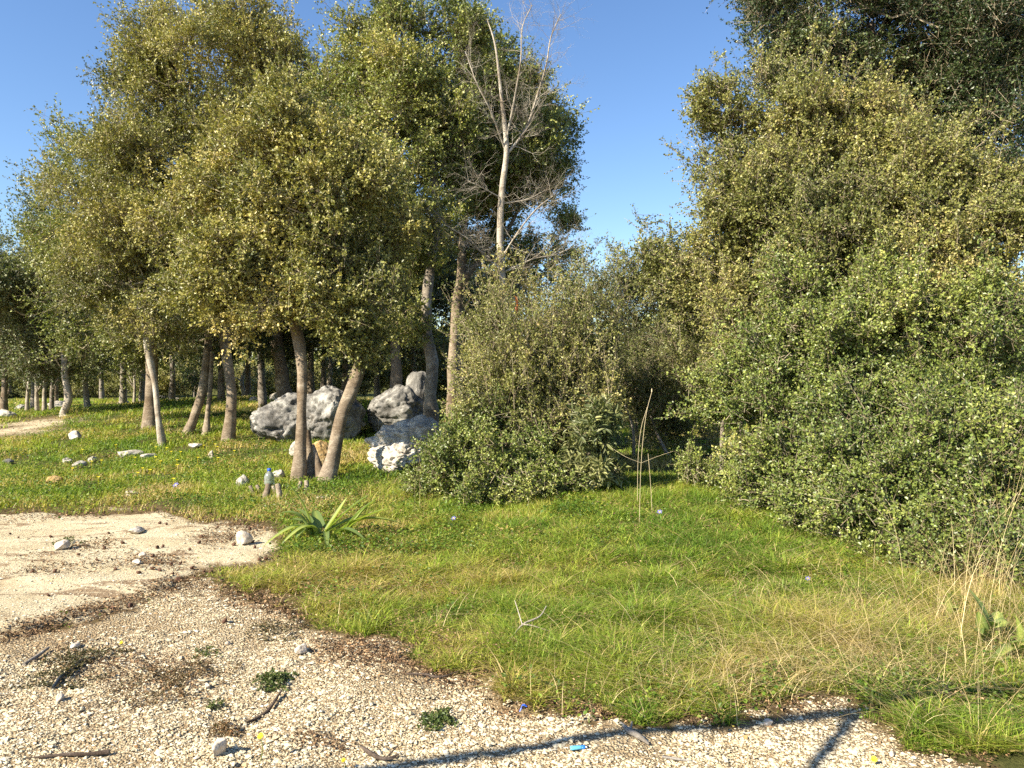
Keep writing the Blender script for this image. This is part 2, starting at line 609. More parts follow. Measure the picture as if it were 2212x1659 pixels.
# ------------------------------------------------------------------ ground
def axis(a0, a1, step, lo, hi, g=1.12):
    c = list(np.arange(a0, a1, step))
    s, p = step, c[-1]
    right = []
    while p < hi:
        s *= g
        p += s
        right.append(p)
    s, p = step, c[0]
    left = []
    while p > lo:
        s *= g
        p -= s
        left.append(p)
    return np.array(left[::-1] + c + right)


def make_ground():
    xs = axis(-5.5, 5.0, 0.03, -900, 900)
    ys = axis(2.7, 10.0, 0.03, -60, 1400)
    X, Y = np.meshgrid(xs, ys)
    Z = hgt(X, Y)
    gr, sl, ga = masks(X.ravel(), Y.ravel(), Z.ravel())
    gr, sl, ga = [m.reshape(X.shape) for m in (gr, sl, ga)]
    Z = Z + gr * 0.016 * (fbm(X * 14, Y * 14, 0, 31, 3) - 0.5) * 2 + 0.10 * gr * (fbm(X * 1.6, Y * 1.6, 0, 33, 4) - 0.5)
    Z = Z + sl * (0.02 + 0.09 * (fbm(X * 0.9, Y * 2.6, 0, 35, 5) - 0.5))
    n, k = X.shape
    idx = np.arange(n * k).reshape(n, k)
    q = np.stack([idx[:-1, :-1], idx[:-1, 1:], idx[1:, 1:], idx[1:, :-1]], -1).reshape(-1, 4)
    mb = MB()
    mb.add(np.stack([X, Y, Z], -1).reshape(-1, 3), q, np.stack([gr, sl, ga], -1).reshape(-1, 3))
    o = mb.build('ground', ground_mat(), smooth_shade=True)
    tag(o, kind='structure')


make_ground()


def surf(x, y):
    """Height of the finished ground sheet."""
    gr, sl, _ = masks(x, y)
    return hgt(x, y) + gr * 0.016 * (fbm(x * 14, y * 14, 0, 31, 3) - 0.5) * 2 + 0.10 * gr * (fbm(x * 1.6, y * 1.6, 0, 33, 4) - 0.5) \
        + sl * (0.02 + 0.09 * (fbm(x * 0.9, y * 2.6, 0, 35, 5) - 0.5))


def GS(u, v):
    p = G(u, v)
    p[2] = float(surf(np.array([p[0]]), np.array([p[1]]))[0])
    return p


# ------------------------------------------------------------------ woody plants
SUNW = -TRAVEL


def foliage(mb, tw, C, out, rad, ntw, nlf, L, W, rng, hexa=True, up=0.3, bias=0.0, spread=0.35, twr=0.0025):
    """Twigs round every cluster centre and leaves along the twigs."""
    n = len(C)
    if n == 0:
        return
    T = n * ntw
    Cc = np.repeat(C, ntw, 0)
    Oo = np.repeat(out, ntw, 0)
    R = np.repeat(rad, ntw)
    d = norm(Oo * 0.55 + rng.normal(size=(T, 3)) * 0.6 + np.array([0, 0, up]))
    base = Cc + rng.normal(size=(T, 3)) * R[:, None] * 0.28
    ln = R * rng.uniform(0.55, 1.5, T)
    end = base + d * ln[:, None]
    if tw is not None:
        frusta(tw, base - d * ln[:, None] * 0.35, end, np.full(T, twr * 1.3), np.full(T, twr * 0.6), 3,
               np.repeat(rng.uniform(0.3, 1, (T, 1)), 3, 1))
    M = T * nlf
    t = rng.uniform(0.0, 1.08, M)
    D = np.repeat(d, nlf, 0)
    B = np.repeat(base, nlf, 0) + D * (np.repeat(ln, nlf) * t)[:, None]
    B = B + rng.normal(size=(M, 3)) * 0.012
    ld = norm(D * 0.5 + rng.normal(size=(M, 3)) * 0.65)
    nn = norm(rng.normal(size=(M, 3)) * 0.62 + np.array([0, 0, 0.4]) + SUNW * 0.45)
    nn = norm(nn - ld * np.sum(nn * ld, 1, keepdims=True))
    cl = np.repeat(np.clip(0.46 + bias + 0.9 * (fbm(C[:, 0] * 0.9, C[:, 1] * 0.9, C[:, 2] * 0.9, 71, 3) - 0.5), 0, 1), ntw * nlf)
    r = np.clip(cl + np.repeat(rng.normal(0, 0.10, n), ntw * nlf) + rng.normal(0, 0.11, M), 0, 1)
    g = np.clip(rng.normal(0.5, 0.2, M), 0, 1)
    s = rng.uniform(0.65, 1.25, M)
    leaves(mb, B, ld, nn, L * s, W * s * rng.uniform(0.8, 1.2, M), np.stack([r, g, g], 1), hexa)


def skeleton(start, targets, rng, seg=0.3, sag=0.12, tip=0.006, expo=2.3):
    """Grow limbs from start points to every target; returns segment arrays with radii."""
    pos = list(start)
    par = [-1] * len(pos)
    arr = np.zeros((len(pos) + len(targets) * 14 + 50, 3))
    arr[:len(pos)] = np.array(pos)
    cnt = len(pos)
    c0 = np.mean(start, 0)
    order = np.argsort(np.linalg.norm(targets - c0, axis=1))
    leafw = {}
    for ti in order:
        t = targets[ti]
        dv = arr[:cnt] - t
        dd = np.sqrt((dv ** 2).sum(1)) + 0.25 * np.maximum(dv[:, 2], 0)
        j = int(np.argmin(dd))
        p = arr[j].copy()
        dist = np.linalg.norm(t - p)
        k = max(1, min(10, int(dist / seg) + 1))
        off = rng.normal(size=3) * dist * 0.08
        prev = j
        for q in range(1, k + 1):
            f = q / k
            pt = p + (t - p) * f + off * math.sin(f * math.pi) + np.array([0, 0, -sag * dist * math.sin(f * math.pi)])
            if cnt >= len(arr):
                break
            arr[cnt] = pt
            par.append(prev)
            prev = cnt
            cnt += 1
        leafw[prev] = 1
    arr = arr[:cnt]
    par = np.array(par)
    acc = np.zeros(cnt)
    for i in range(cnt - 1, -1, -1):
        if acc[i] == 0:
            acc[i] = tip ** expo
        if par[i] >= 0:
            acc[par[i]] += acc[i] if True else 0
    rad = acc ** (1 / expo)
    idx = np.where(par >= 0)[0]
    return arr, par, rad, idx


def sample_lobes(lobes, spacing, rng, shell=0.55, clump=0.42, nsc=1.3, keep_z=None, subs=11, inner=0.22):
    """Leaf cluster centres: every lobe carries smaller flattened clumps on its surface, with a thin filling inside."""
    pts, outs = [], []
    for c, r in lobes:
        vol = 4 / 3 * math.pi * r[0] * r[1] * r[2]
        n = max(12, int(vol / spacing ** 3))
        sd = norm(rng.normal(size=(subs, 3)))
        sc = c + sd * r * rng.uniform(0.55, 0.88, (subs, 1))
        sr = rng.uniform(0.30, 0.50, subs)
        k = rng.integers(0, subs, n)
        d = norm(rng.normal(size=(n, 3)))
        q = rng.uniform(0.3, 1.0, n) ** 0.6
        p = sc[k] + d * r * (sr[k] * q)[:, None] * np.array([1.15, 1.15, 0.72])
        o = norm(norm(d / r) * 0.7 + norm(sd[k] / r) * 0.6)
        m = int(n * inner)
        d2 = norm(rng.normal(size=(m, 3)))
        p2 = c + d2 * r * (rng.uniform(0.1, 0.8, m) ** 0.8)[:, None]
        p = np.concatenate([p, p2])
        o = np.concatenate([o, norm(d2 / r)])
        nz = fbm(p[:, 0] * nsc, p[:, 1] * nsc, p[:, 2] * nsc, 13, 3)
        ok = nz > (clump - 0.06) * rng.uniform(0.85, 1.1, len(p))
        if keep_z is not None:
            ok &= p[:, 2] > hgt(p[:, 0], p[:, 1]) + keep_z
        pts.append(p[ok])
        outs.append(o[ok])
    return np.concatenate(pts), np.concatenate(outs)


def lob(spec):
    """(u, v, ru, rv, Y[, depth radius]) in view pixels to world ellipsoids."""
    out = []
    for s in spec:
        u, v, ru, rv, Y = s[:5]
        m = Y / F
        ry = s[5] if len(s) > 5 else 0.5 * (ru + rv) * m
        out.append((P(u, v, Y), np.array([ru * m, ry, rv * m])))
    return out


def woody(name, label, cat, base, trunks, lobes, leafm, barkm=BARK, group=None, spacing=0.42, crad=0.3, ntw=8, nlf=11,
          L=0.045, W=0.024, seed=1, hexa=False, shoots=0, shoot_len=0.7, clump=0.42, up=0.3, bias=0.0, keep_z=None,
          twigm=None, shell=0.55, origin=None, nsc=1.3, tip=0.006, shoot_dir=0.35, trunk_sides=14, shoot_leaf=1.0):
    """A tree or shrub: trunk(s), branches and a crown of leaves."""
    rng = np.random.default_rng(seed)
    ntw, nlf, L, W = int(ntw * 1.6), int(nlf * 1.4), L * 1.0, W * 1.08
    if cat == 'tree':
        spacing *= 0.80
    else:
        spacing *= 0.90
    base = np.asarray(base, float)
    root = empty(name, base, label, cat, group)
    starts = []
    for i, (pts, rr) in enumerate(trunks):
        mb = MB()
        tube(mb, pts, rr, trunk_sides, rough=0.16, seed=seed + i, sub=6)
        mb.build('trunk', barkm, root, True, base)
        pts = np.asarray(pts)
        m = max(2, len(pts) // 2)
        for a, b in zip(pts[m - 1:-1], pts[m:]):
            for t in (0.3, 0.65, 1.0):
                starts.append(a + (b - a) * t)
    L3 = lobes
    C, O = sample_lobes(L3, spacing, rng, shell, clump, nsc, keep_z)
    mains = np.array([c for c, r in L3])
    br = MB()
    if starts:
        arr, par, rad, idx = skeleton(np.array(starts), np.concatenate([mains, C]), rng, seg=0.35, tip=tip)
        cap = 0.6 * max(max(r) for _, r in trunks) if trunks else 0.05
        cap = max(cap, 0.03)
        rad = np.minimum(rad, cap)
        big = idx[rad[idx] > 0.02]
        sm = idx[rad[idx] <= 0.02]
        for g, k in ((big, 6), (sm, 3)):
            p0, p1 = arr[par[g]], arr[g]
            r0 = np.minimum(rad[par[g]], rad[g] * 1.35)
            frusta(br, p0, p1, r0, rad[g], k, np.full((len(g), 3), 0.5))
    cr = MB()
    foliage(cr, br, C, O, crad * rng.uniform(0.7, 1.3, len(C)), ntw, nlf, L, W, rng, hexa, up, bias)
    if shoots:
        # long shoots that stand out of the crown
        allc = np.array([c for c, r in L3])
        sel = rng.choice(len(C), shoots)
        s0 = C[sel]
        dirs = norm(O[sel] * shoot_dir + np.array([0, 0, 0.9]) * up * 2.2 + rng.normal(size=(shoots, 3)) * 0.25)
        ln = shoot_len * rng.uniform(0.5, 1.35, shoots)
        for q in range(3):
            a = s0 + dirs * (ln * q / 3)[:, None]
            b = s0 + dirs * (ln * (q + 1) / 3)[:, None]
            frusta(br, a, b, np.full(shoots, 0.006 - 0.0015 * q), np.full(shoots, 0.0045 - 0.0015 * q), 3, np.full((shoots, 3), 0.8))
        cc = np.concatenate([s0 + dirs * (ln * t)[:, None] for t in (0.35, 0.6, 0.8, 0.98)])
        dd = np.concatenate([dirs] * 4)
        foliage(cr, br, cc, dd, np.full(len(cc), crad * 0.55), 4, max(2, int(nlf * 0.55 * shoot_leaf)), L, W, rng, hexa, up, bias, twr=0.002)
    if br.n:
        br.build('branches', twigm or TWIG, root, False, base)
    cr.build('crown', leafm, root, False, base)
    return root


def px(seq):
    """[(u, v, Y, width px)] to points and radii."""
    pts = np.array([P(u, v, Y) for u, v, Y, w in seq])
    rr = np.array([w * Y / F / 2 for u, v, Y, w in seq])
    return pts, rr


def ground_at(p):
    return np.array([p[0], p[1], float(hgt(p[0], p[1]))])


def rooted(seq):
    """A trunk from view pixels; its lowest point goes down to the ground and a little into it."""
    pts, rr = px(seq)
    g = ground_at(pts[0])
    low = g - np.array([0, 0, 0.08])
    if pts[0][2] > g[2] + 0.15:
        pts = np.vstack([low, pts])
        rr = np.concatenate([[rr[0] * 1.15], rr])
    else:
        pts[0] = low
        rr = rr.copy()
        rr[0] *= 1.25
    return pts, rr, g


#==TREES==
def tree(label, trunk_specs, lobes, leafm, **kw):
    ts, base = [], None
    for s in trunk_specs:
        p, r, g = rooted(s)
        ts.append((p, r))
        base = g if base is None else base
    return woody(kw.pop('name', 'oak_tree'), label, kw.pop('cat', 'tree'), base, ts, lob(lobes), leafm, **kw)


OAKS = 'oak trees of the grove'
tree('yellow-green oak with two leaning trunks rising side by side from the sunny grass edge',
     [[(643, 1040, 11.0, 31), (650, 960, 11.1, 23), (652, 870, 11.2, 21), (652, 780, 11.3, 24), (640, 715, 11.4, 25), (624, 640, 11.5, 28), (600, 560, 11.6, 20), (570, 460, 11.8, 12)],
      [(702, 1048, 10.9, 38), (720, 985, 11.0, 29), (738, 900, 11.1, 27), (768, 820, 11.2, 29), (782, 760, 11.3, 25), (775, 680, 11.4, 26), (750, 560, 11.6, 18), (720, 400, 11.8, 10)],
      [(678, 1030, 11.2, 22), (668, 985, 11.3, 20), (664, 930, 11.4, 15)],
      [(694, 1035, 11.1, 22), (686, 1000, 11.15, 15), (676, 960, 11.2, 6)]],
     [(560, 540, 160, 120, 11.2), (720, 590, 120, 110, 11.2), (440, 590, 95, 85, 11.6), (700, 420, 150, 130, 11.6), (540, 390, 140, 120, 11.8),
      (815, 640, 60, 80, 11.4), (620, 640, 90, 50, 11.0), (410, 470, 95, 90, 12.2), (640, 270, 110, 100, 12.0), (745, 715, 60, 45, 11.1), (480, 700, 60, 45, 11.4), (580, 665, 60, 35, 10.9), (690, 690, 50, 35, 11.0), (800, 740, 35, 30, 11.2),
      (850, 520, 60, 80, 11.8)],
     OLIVE, seed=11, group=OAKS, spacing=0.36, crad=0.27, ntw=9, nlf=12, L=0.045, W=0.026, shoots=60, shoot_len=0.5, up=0.2, bias=0.05, hexa=True)

tree('oak with a stout curved grey-brown trunk just left of the big boulder',
     [[(493, 962, 16.3, 28), (498, 900, 16.3, 22), (500, 840, 16.4, 21), (488, 760, 16.5, 21), (480, 690, 16.6, 20), (450, 560, 16.8, 16), (420, 350, 17, 8)]],
     [(380, 330, 150, 130, 16.5), (470, 180, 150, 120, 17), (300, 480, 120, 110, 16.2), (560, 120, 110, 90, 17.2), (360, 100, 80, 75, 17),
      (470, 60, 90, 65, 17.2), (320, 200, 90, 90, 17), (470, 450, 130, 110, 17), (340, 45, 60, 45, 17), (560, 30, 60, 45, 17.2), (640, 200, 70, 90, 17.4), (420, 640, 90, 60, 16.2), (520, 330, 110, 120, 17), (600, 60, 35, 50, 17)],
     OLIVE, seed=12, group=OAKS, spacing=0.5, crad=0.38, ntw=9, nlf=12, L=0.055, W=0.032, shoots=90, shoot_len=0.9, bias=0.0)

tree('slim oak with a thin pale leaning trunk left of the stout curved one',
     [[(352, 972, 15.6, 16), (342, 900, 15.6, 12), (335, 830, 15.7, 12), (320, 760, 15.8, 16), (312, 700, 15.9, 14), (280, 600, 16.2, 8)]],
     [(240, 560, 110, 90, 16), (190, 440, 100, 90, 16.6), (330, 640, 75, 55, 15.8), (170, 600, 75, 75, 16.5), (270, 330, 80, 80, 17), (330, 700, 50, 40, 15.7), (400, 720, 50, 35, 16), (260, 700, 60, 40, 16.2)],
     OLIVE, barkm=BARKP, seed=13, group=OAKS, spacing=0.46, crad=0.34, ntw=8, nlf=12, L=0.05, W=0.03, shoots=60, shoot_len=0.8)

tree('dark-trunked oak standing close behind the slim pale leaning trunk',
     [[(325, 932, 18.5, 30), (326, 860, 18.5, 24), (328, 790, 18.6, 24), (320, 640, 18.8, 18), (300, 480, 19, 9)]],
     [(230, 680, 110, 70, 18.8), (330, 720, 90, 45, 19), (210, 330, 90, 100, 19.5), (300, 560, 130, 110, 19), (150, 520, 90, 90, 19), (200, 760, 90, 40, 19.5), (290, 760, 60, 35, 19.5)],
     GREEN, seed=14, group=OAKS, spacing=0.55, crad=0.4, ntw=8, nlf=11, L=0.06, W=0.034, shoots=40, shoot_len=0.8)

tree('dark oak with a trunk leaning to the right beside the stout curved one',
     [[(404, 945, 17.6, 24), (418, 905, 17.6, 19), (436, 850, 17.7, 20), (446, 790, 17.8, 20), (450, 700, 18, 16), (440, 560, 18.2, 8)],
      [(443, 948, 17.4, 16), (448, 900, 17.5, 11), (454, 840, 17.6, 9), (458, 760, 17.8, 8)]],
     [(450, 690, 100, 60, 18), (380, 740, 80, 45, 18.4), (450, 770, 70, 30, 18.8), (520, 730, 70, 45, 19), (520, 620, 110, 90, 18.5), (420, 520, 110, 100, 19)],
     DARK, seed=15, group=OAKS, spacing=0.55, crad=0.42, ntw=8, nlf=11, L=0.06, W=0.034)

tree('oak with a thick S-curved trunk rising behind the big boulder',
     [[(625, 880, 19.6, 40), (612, 840, 19.6, 31), (606, 790, 19.7, 28), (596, 730, 19.8, 28), (586, 680, 20, 26), (570, 560, 20.2, 16), (600, 380, 20.4, 8)]],
     [(600, 600, 150, 80, 20), (700, 660, 110, 60, 20.2), (690, 740, 90, 50, 20.6), (560, 735, 50, 45, 20.4), (620, 760, 60, 30, 21), (770, 760, 60, 40, 20.6), (560, 440, 130, 110, 20.5), (720, 300, 110, 110, 20.5), (680, 480, 130, 120, 20.5), (540, 260, 100, 90, 21)],
     DARK, seed=16, group=OAKS, spacing=0.6, crad=0.46, ntw=8, nlf=11, L=0.065, W=0.036, shoots=30)

tree('tall oak with a straight ringed grey trunk standing on the white rocks',
     [[(932, 905, 14.6, 34), (930, 850, 14.6, 26), (934, 790, 14.7, 26), (922, 720, 14.8, 24), (922, 640, 14.9, 22), (932, 560, 15, 20), (944, 470, 15.2, 17), (930, 330, 15.4, 14), (900, 150, 15.6, 8)]],
     [(860, 430, 110, 120, 15), (840, 240, 110, 110, 15.4), (930, 180, 100, 100, 15.6), (905, 560, 60, 90, 15.4), (790, 150, 70, 70, 15.6), (975, 330, 70, 110, 15.4),
      (880, 80, 80, 60, 15.8), (1000, 110, 45, 75, 15.8), (870, 700, 50, 55, 15), (780, 330, 80, 100, 15.5), (960, 50, 50, 55, 15.8), (850, 30, 30, 45, 15.8), (720, 240, 60, 90, 15.8), (900, 320, 90, 90, 15.8), (760, 60, 30, 40, 15.8), (1030, 60, 30, 50, 15.8)],
     GREEN, barkm=BARKG, seed=17, group=OAKS, spacing=0.44, crad=0.33, ntw=9, nlf=12, L=0.055, W=0.032, shoots=110, shoot_len=0.9, bias=0.1)

tree('dark green oak whose forked black trunk shows against the sky beside the dead tree',
     [[(978, 830, 17.5, 26), (982, 740, 17.5, 22), (988, 660, 17.6, 22), (996, 600, 17.7, 22), (1000, 530, 17.8, 17), (1010, 420, 18, 12), (1040, 250, 18.2, 7)],
      [(990, 650, 17.6, 18), (1008, 600, 17.6, 15), (1040, 560, 17.7, 11), (1085, 520, 17.7, 8), (1130, 430, 17.9, 6)]],
     [(1110, 370, 100, 100, 17.6), (1050, 250, 95, 120, 18), (1165, 290, 68, 75, 17.8), (1120, 570, 85, 50, 17.6), (1000, 430, 75, 110, 18.2), (1205, 545, 42, 48, 17.6),
      (1090, 150, 60, 60, 18), (1190, 380, 40, 50, 17.8), (1040, 90, 40, 55, 18), (1165, 200, 30, 35, 18), (1225, 490, 25, 30, 17.6), (1170, 330, 75, 95, 17.4), (1120, 240, 70, 90, 17.6), (1190, 600, 60, 40, 17.6), (1060, 400, 80, 90, 18), (1010, 300, 70, 90, 18.2), (1080, 200, 60, 70, 18.2), (1050, 520, 70, 50, 18.4)],
     GREEN, barkm=BARK, seed=18, group=OAKS, spacing=0.42, crad=0.34, ntw=8, nlf=12, L=0.06, W=0.034, shoots=60, shoot_len=0.6, bias=0.02)

tree('short oak stem with a lit brown trunk between the boulders and the ringed grey trunk',
     [[(856, 850, 18.6, 28), (856, 800, 18.6, 22), (852, 740, 18.7, 20), (840, 640, 18.8, 14), (830, 500, 19, 8)]],
     [(820, 700, 90, 55, 19), (880, 640, 90, 80, 19), (930, 740, 55, 60, 19.5), (800, 560, 110, 90, 19.2), (760, 740, 60, 40, 19.5), (880, 770, 60, 40, 19.8), (950, 800, 60, 50, 20)],
     DARK, seed=19, group=OAKS, spacing=0.58, crad=0.45, ntw=8, nlf=11, L=0.06, W=0.034)

tree('oak with a bare bent trunk standing alone above the white rock at far left',
     [[(142, 925, 21.8, 20), (138, 893, 21.8, 16), (148, 862, 21.8, 16), (142, 820, 21.9, 14), (138, 770, 22, 13), (120, 640, 22.3, 7)]],
     [(130, 740, 95, 60, 22), (40, 770, 90, 45, 22), (60, 650, 110, 120, 22.3), (150, 620, 75, 90, 22.5), (90, 520, 70, 70, 22.6), (120, 440, 60, 60, 23), (190, 775, 60, 35, 22), (100, 800, 60, 28, 22.5), (10, 690, 80, 70, 22.5)],
     GREY, barkm=BARKP, seed=20, group=OAKS, spacing=0.6, crad=0.45, ntw=8, nlf=11, L=0.07, W=0.04, shoots=50, shoot_len=0.9)

tree('grey-green oak at the left edge with a dark forked trunk',
     [[(8, 878, 25, 16), (10, 840, 25, 12), (10, 800, 25, 11), (14, 740, 25, 9), (20, 600, 25.3, 5)]],
     [(10, 720, 90, 70, 25), (-60, 640, 90, 90, 25.5), (20, 620, 60, 60, 25), (-20, 770, 90, 40, 25), (60, 740, 90, 60, 26), (25, 545, 40, 35, 25)],
     GREY, seed=21, group=OAKS, spacing=0.7, crad=0.5, ntw=8, nlf=10, L=0.08, W=0.045, shoots=20)


# trees farther back in the grove: three kinds, copied
def far_tree(seed, leafm, barkm, h=6.5):
    rng = np.random.default_rng(seed)
    base = np.zeros(3)
    lean = rng.normal(0, 0.25, 2)
    pts = np.array([[0, 0, -0.1], [lean[0] * 0.3, lean[1] * 0.3, h * 0.14], [lean[0] * 0.2, lean[1] * 0.4, h * 0.3], [lean[0], lean[1], h * 0.55], [lean[0] * 1.2, lean[1], h * 0.8]])
    rr = np.array([0.15, 0.11, 0.10, 0.07, 0.03])
    lobes = []
    for i in range(9):
        a = rng.uniform(0, 6.28)
        rad = rng.uniform(0.5, 1.5)
        lobes.append((np.array([math.cos(a) * rad + lean[0], math.sin(a) * rad + lean[1], h * rng.uniform(0.34, 0.86)]), np.array([1.25, 1.25, 0.95]) * rng.uniform(0.75, 1.15)))
    return woody('oak_tree', None, 'tree', base, [(pts, rr)], lobes, leafm, barkm=barkm, seed=seed, group='oak trees far back in the grove',
                 spacing=0.62, crad=0.46, ntw=7, nlf=9, L=0.085, W=0.05, trunk_sides=8)


def copy_tree(o):
    c = o.copy()
    COL.objects.link(c)
    for ch in o.children:
        d = ch.copy()
        COL.objects.link(d)
        d.parent = c
    return c


FAR = [far_tree(31, DARK, BARK), far_tree(32, GREEN, BARKP, 6.0), far_tree(33, DARK, BARKG, 7.0)]
used = [False] * 3
far_spots = [
    # u, depth, kind, scale, label
    (190, 27, 1, 0.85, 'far oak with a reddish forked trunk beside a tuft of tall dry grass'),
    (265, 29, 1, 1.05, 'far oak with a thick pale sunlit trunk behind the grassy mound'),
    (72, 31, 2, 0.8, 'thin dark far oak between two pale slender stems at left'),
    (120, 35, 0, 0.9, 'dim far oak in the shade behind the bare bent trunk'),
    (-60, 30, 0, 1.0, 'far oak cut off by the left edge of the picture'),
    (310, 34, 0, 0.95, 'dark far oak behind the slim pale leaning trunk'),
    (370, 27, 2, 0.85, 'narrow dark far oak between the pale leaning trunk and the dark leaning one'),
    (478, 25, 0, 0.9, 'black far oak seen just left of the stout curved trunk'),
    (535, 30, 0, 0.9, 'leaning black far oak right of the stout curved trunk'),
    (568, 23, 2, 0.95, 'thick black far oak left of the S-curved trunk'),
    (672, 25, 0, 0.95, 'black far oak between the two trunks of the front oak'),
    (700, 28, 2, 0.9, 'slender far oak behind the top of the big boulder'),
    (745, 21.5, 0, 1.0, 'shaded oak with a ringed trunk close behind the right leaning front trunk'),
    (815, 27, 1, 0.9, 'far oak in deep shade above the two right boulders'),
    (895, 25, 0, 0.95, 'far oak in the dark behind the ringed grey trunk'),
    (220, 44, 2, 1.0, 'distant oak showing above the grassy mound'),
    (420, 48, 1, 1.0, 'distant sunlit oak seen between the leaning trunks'),
    (20, 50, 0, 1.1, 'distant oak behind the white rock at the left edge'),
    (640, 46, 1, 1.0, 'distant oak behind the boulders in the middle of the grove'),
    (1010, 30, 0, 0.9, 'far oak hidden behind the sunny bramble bush'),
]
for u, Y, k, sc, lab in far_spots:
    x = (u - 1106) / F * Y
    o = FAR[k] if not used[k] else copy_tree(FAR[k])
    used[k] = True
    o.location = (x, Y, float(hgt(x, Y)))
    o.rotation_euler = (0, 0, (u * 1.7) % 6.28)
    o.scale = (sc, sc, sc)
    o['label'] = lab
    o['group'] = 'oak trees far back in the grove'

def woodland():
    rng = np.random.default_rng(301)
    n = 5200
    x = rng.uniform(-75, 75, n)
    y = rng.uniform(56, 78, n)
    top = 3.2 + 3.4 * fbm(x * 0.16, y * 0.1, 0, 81, 3)
    z = hgt(x, y) + top * rng.uniform(0.05, 1, n)
    C = np.stack([x, y, z], 1)
    mb = MB()
    foliage(mb, None, C, norm(rng.normal(size=(n, 3)) + [0, -0.6, 0.5]), rng.uniform(0.5, 1.0, n), 5, 7, 0.30, 0.2, rng, False, 0.3, 0.1)
    tag(mb.build('far_woodland', GREEN), 'distant belt of scrubby woodland closing the view behind the grove', 'woodland', kind='stuff')


woodland()

# slender bare pale stems among the far trees
def stem(label, seq, barkm=BARKP, name='bare_stem', cat='bare stem', group=None):
    p, r, g = rooted(seq)
    mb = MB()
    tube(mb, p, r, 8, rough=0.1, seed=int(abs(seq[0][0])), sub=4)
    rng = np.random.default_rng(int(abs(seq[0][0])))
    for _ in range(4):
        i = rng.integers(len(p) // 2, len(p))
        d = norm(rng.normal(size=3) * 0.6 + np.array([0, 0, 0.7]))
        tube(mb, [p[i], p[i] + d * 0.4, p[i] + d * 0.9 + rng.normal(size=3) * 0.1], [r[i] * 0.45, r[i] * 0.3, 0.006], 5, cap=False)
    o = mb.build(name, barkm, None, True, g)
    o.location = [float(c) for c in g]
    return tag(o, label, cat, group)


SG = 'pale slender stems at the back'
stem('short pale stem farthest left among the slender stems', [(58, 888, 28, 9), (60, 850, 28, 7), (64, 815, 28, 6)], group=SG)
stem('pale straight stem just left of the tallest slender stem', [(146 - 65, 884, 27, 9), (146 - 67, 850, 27, 7), (143 - 65, 812, 27, 6)], group=SG)
stem('tallest pale stem left of the bare bent oak trunk', [(96, 880, 27, 10), (96, 850, 27, 8), (99, 805, 27, 8), (104, 770, 27, 6)], group=SG)
stem('greyish stem right next to the bare bent oak trunk', [(112, 876, 28, 11), (113, 845, 28, 9), (116, 800, 28, 8)], BARKG, group=SG)
stem('thin white stem right of the thick pale sunlit trunk', [(290, 868, 30, 7), (291, 840, 30, 5), (290, 812, 30, 5)], group=SG)
stem('pair-like white stem with a side prong in the sunny gap', [(302, 870, 29, 9), (305, 840, 29, 7), (307, 812, 29, 6)], group=SG)
stem('white forked stem gleaming between the dark trunks', [(528, 850, 32, 11), (522, 825, 32, 9), (530, 800, 32, 7), (536, 785, 32, 6)], group=SG)
stem('pale stem seen through the gap above the boulder', [(712, 830, 26, 12), (714, 800, 26, 10), (713, 770, 26, 8)], group=SG)

# the dead tree
def dead_tree(label, trunk, limbs, seed, barkm=BARKP, twigs=9, dens=1.0):
    rng = np.random.default_rng(seed)
    p, r, g = rooted(trunk)
    root = empty('dead_tree', g, label, 'dead tree')
    mb = MB()
    tube(mb, p, r, 12, rough=0.12, seed=seed, sub=6)
    mb.build('trunk', barkm, root, True, g)

    def grow(mb, a, d, ln, rad, lev):
        n = 4
        pts = [a]
        dd = d
        for i in range(n):
            dd = norm(dd + rng.normal(size=3) * 0.16 + np.array([0, 0, 0.05]))
            pts.append(pts[-1] + dd * ln / n)
        tube(mb, pts, np.linspace(rad, rad * 0.35, n + 1), 5 if lev < 2 else 3, cap=False)
        if lev < 3:
            for i in range(1, n + 1):
                for _ in range(2 if rng.uniform() < 0.6 * dens else 1):
                    nd = norm(dd * 0.7 + rng.normal(size=3) * 0.6)
                    grow(mb, pts[i], nd, ln * rng.uniform(0.35, 0.6), rad * 0.45, lev + 1)

    for seq in limbs:
        lb = MB()
        q, rr = px(seq)
        rr = rr * 0.7
        tube(lb, q, rr, 7, rough=0.08, seed=seed + 3, sub=4, cap=False)
        for i in range(1, len(q)):
            d = norm(q[i] - q[i - 1])
            for _ in range(twigs // 3):
                t = rng.uniform(0.1, 1)
                a = q[i - 1] + (q[i] - q[i - 1]) * t
                nd = norm(d * 0.6 + rng.normal(size=3) * 0.6)
                grow(lb, a, nd, rng.uniform(0.3, 0.65), max(0.003, rr[i] * 0.35), 1 + (rng.uniform() < 0.5))
        lb.build('limb', barkm, root, True, g)
    return root


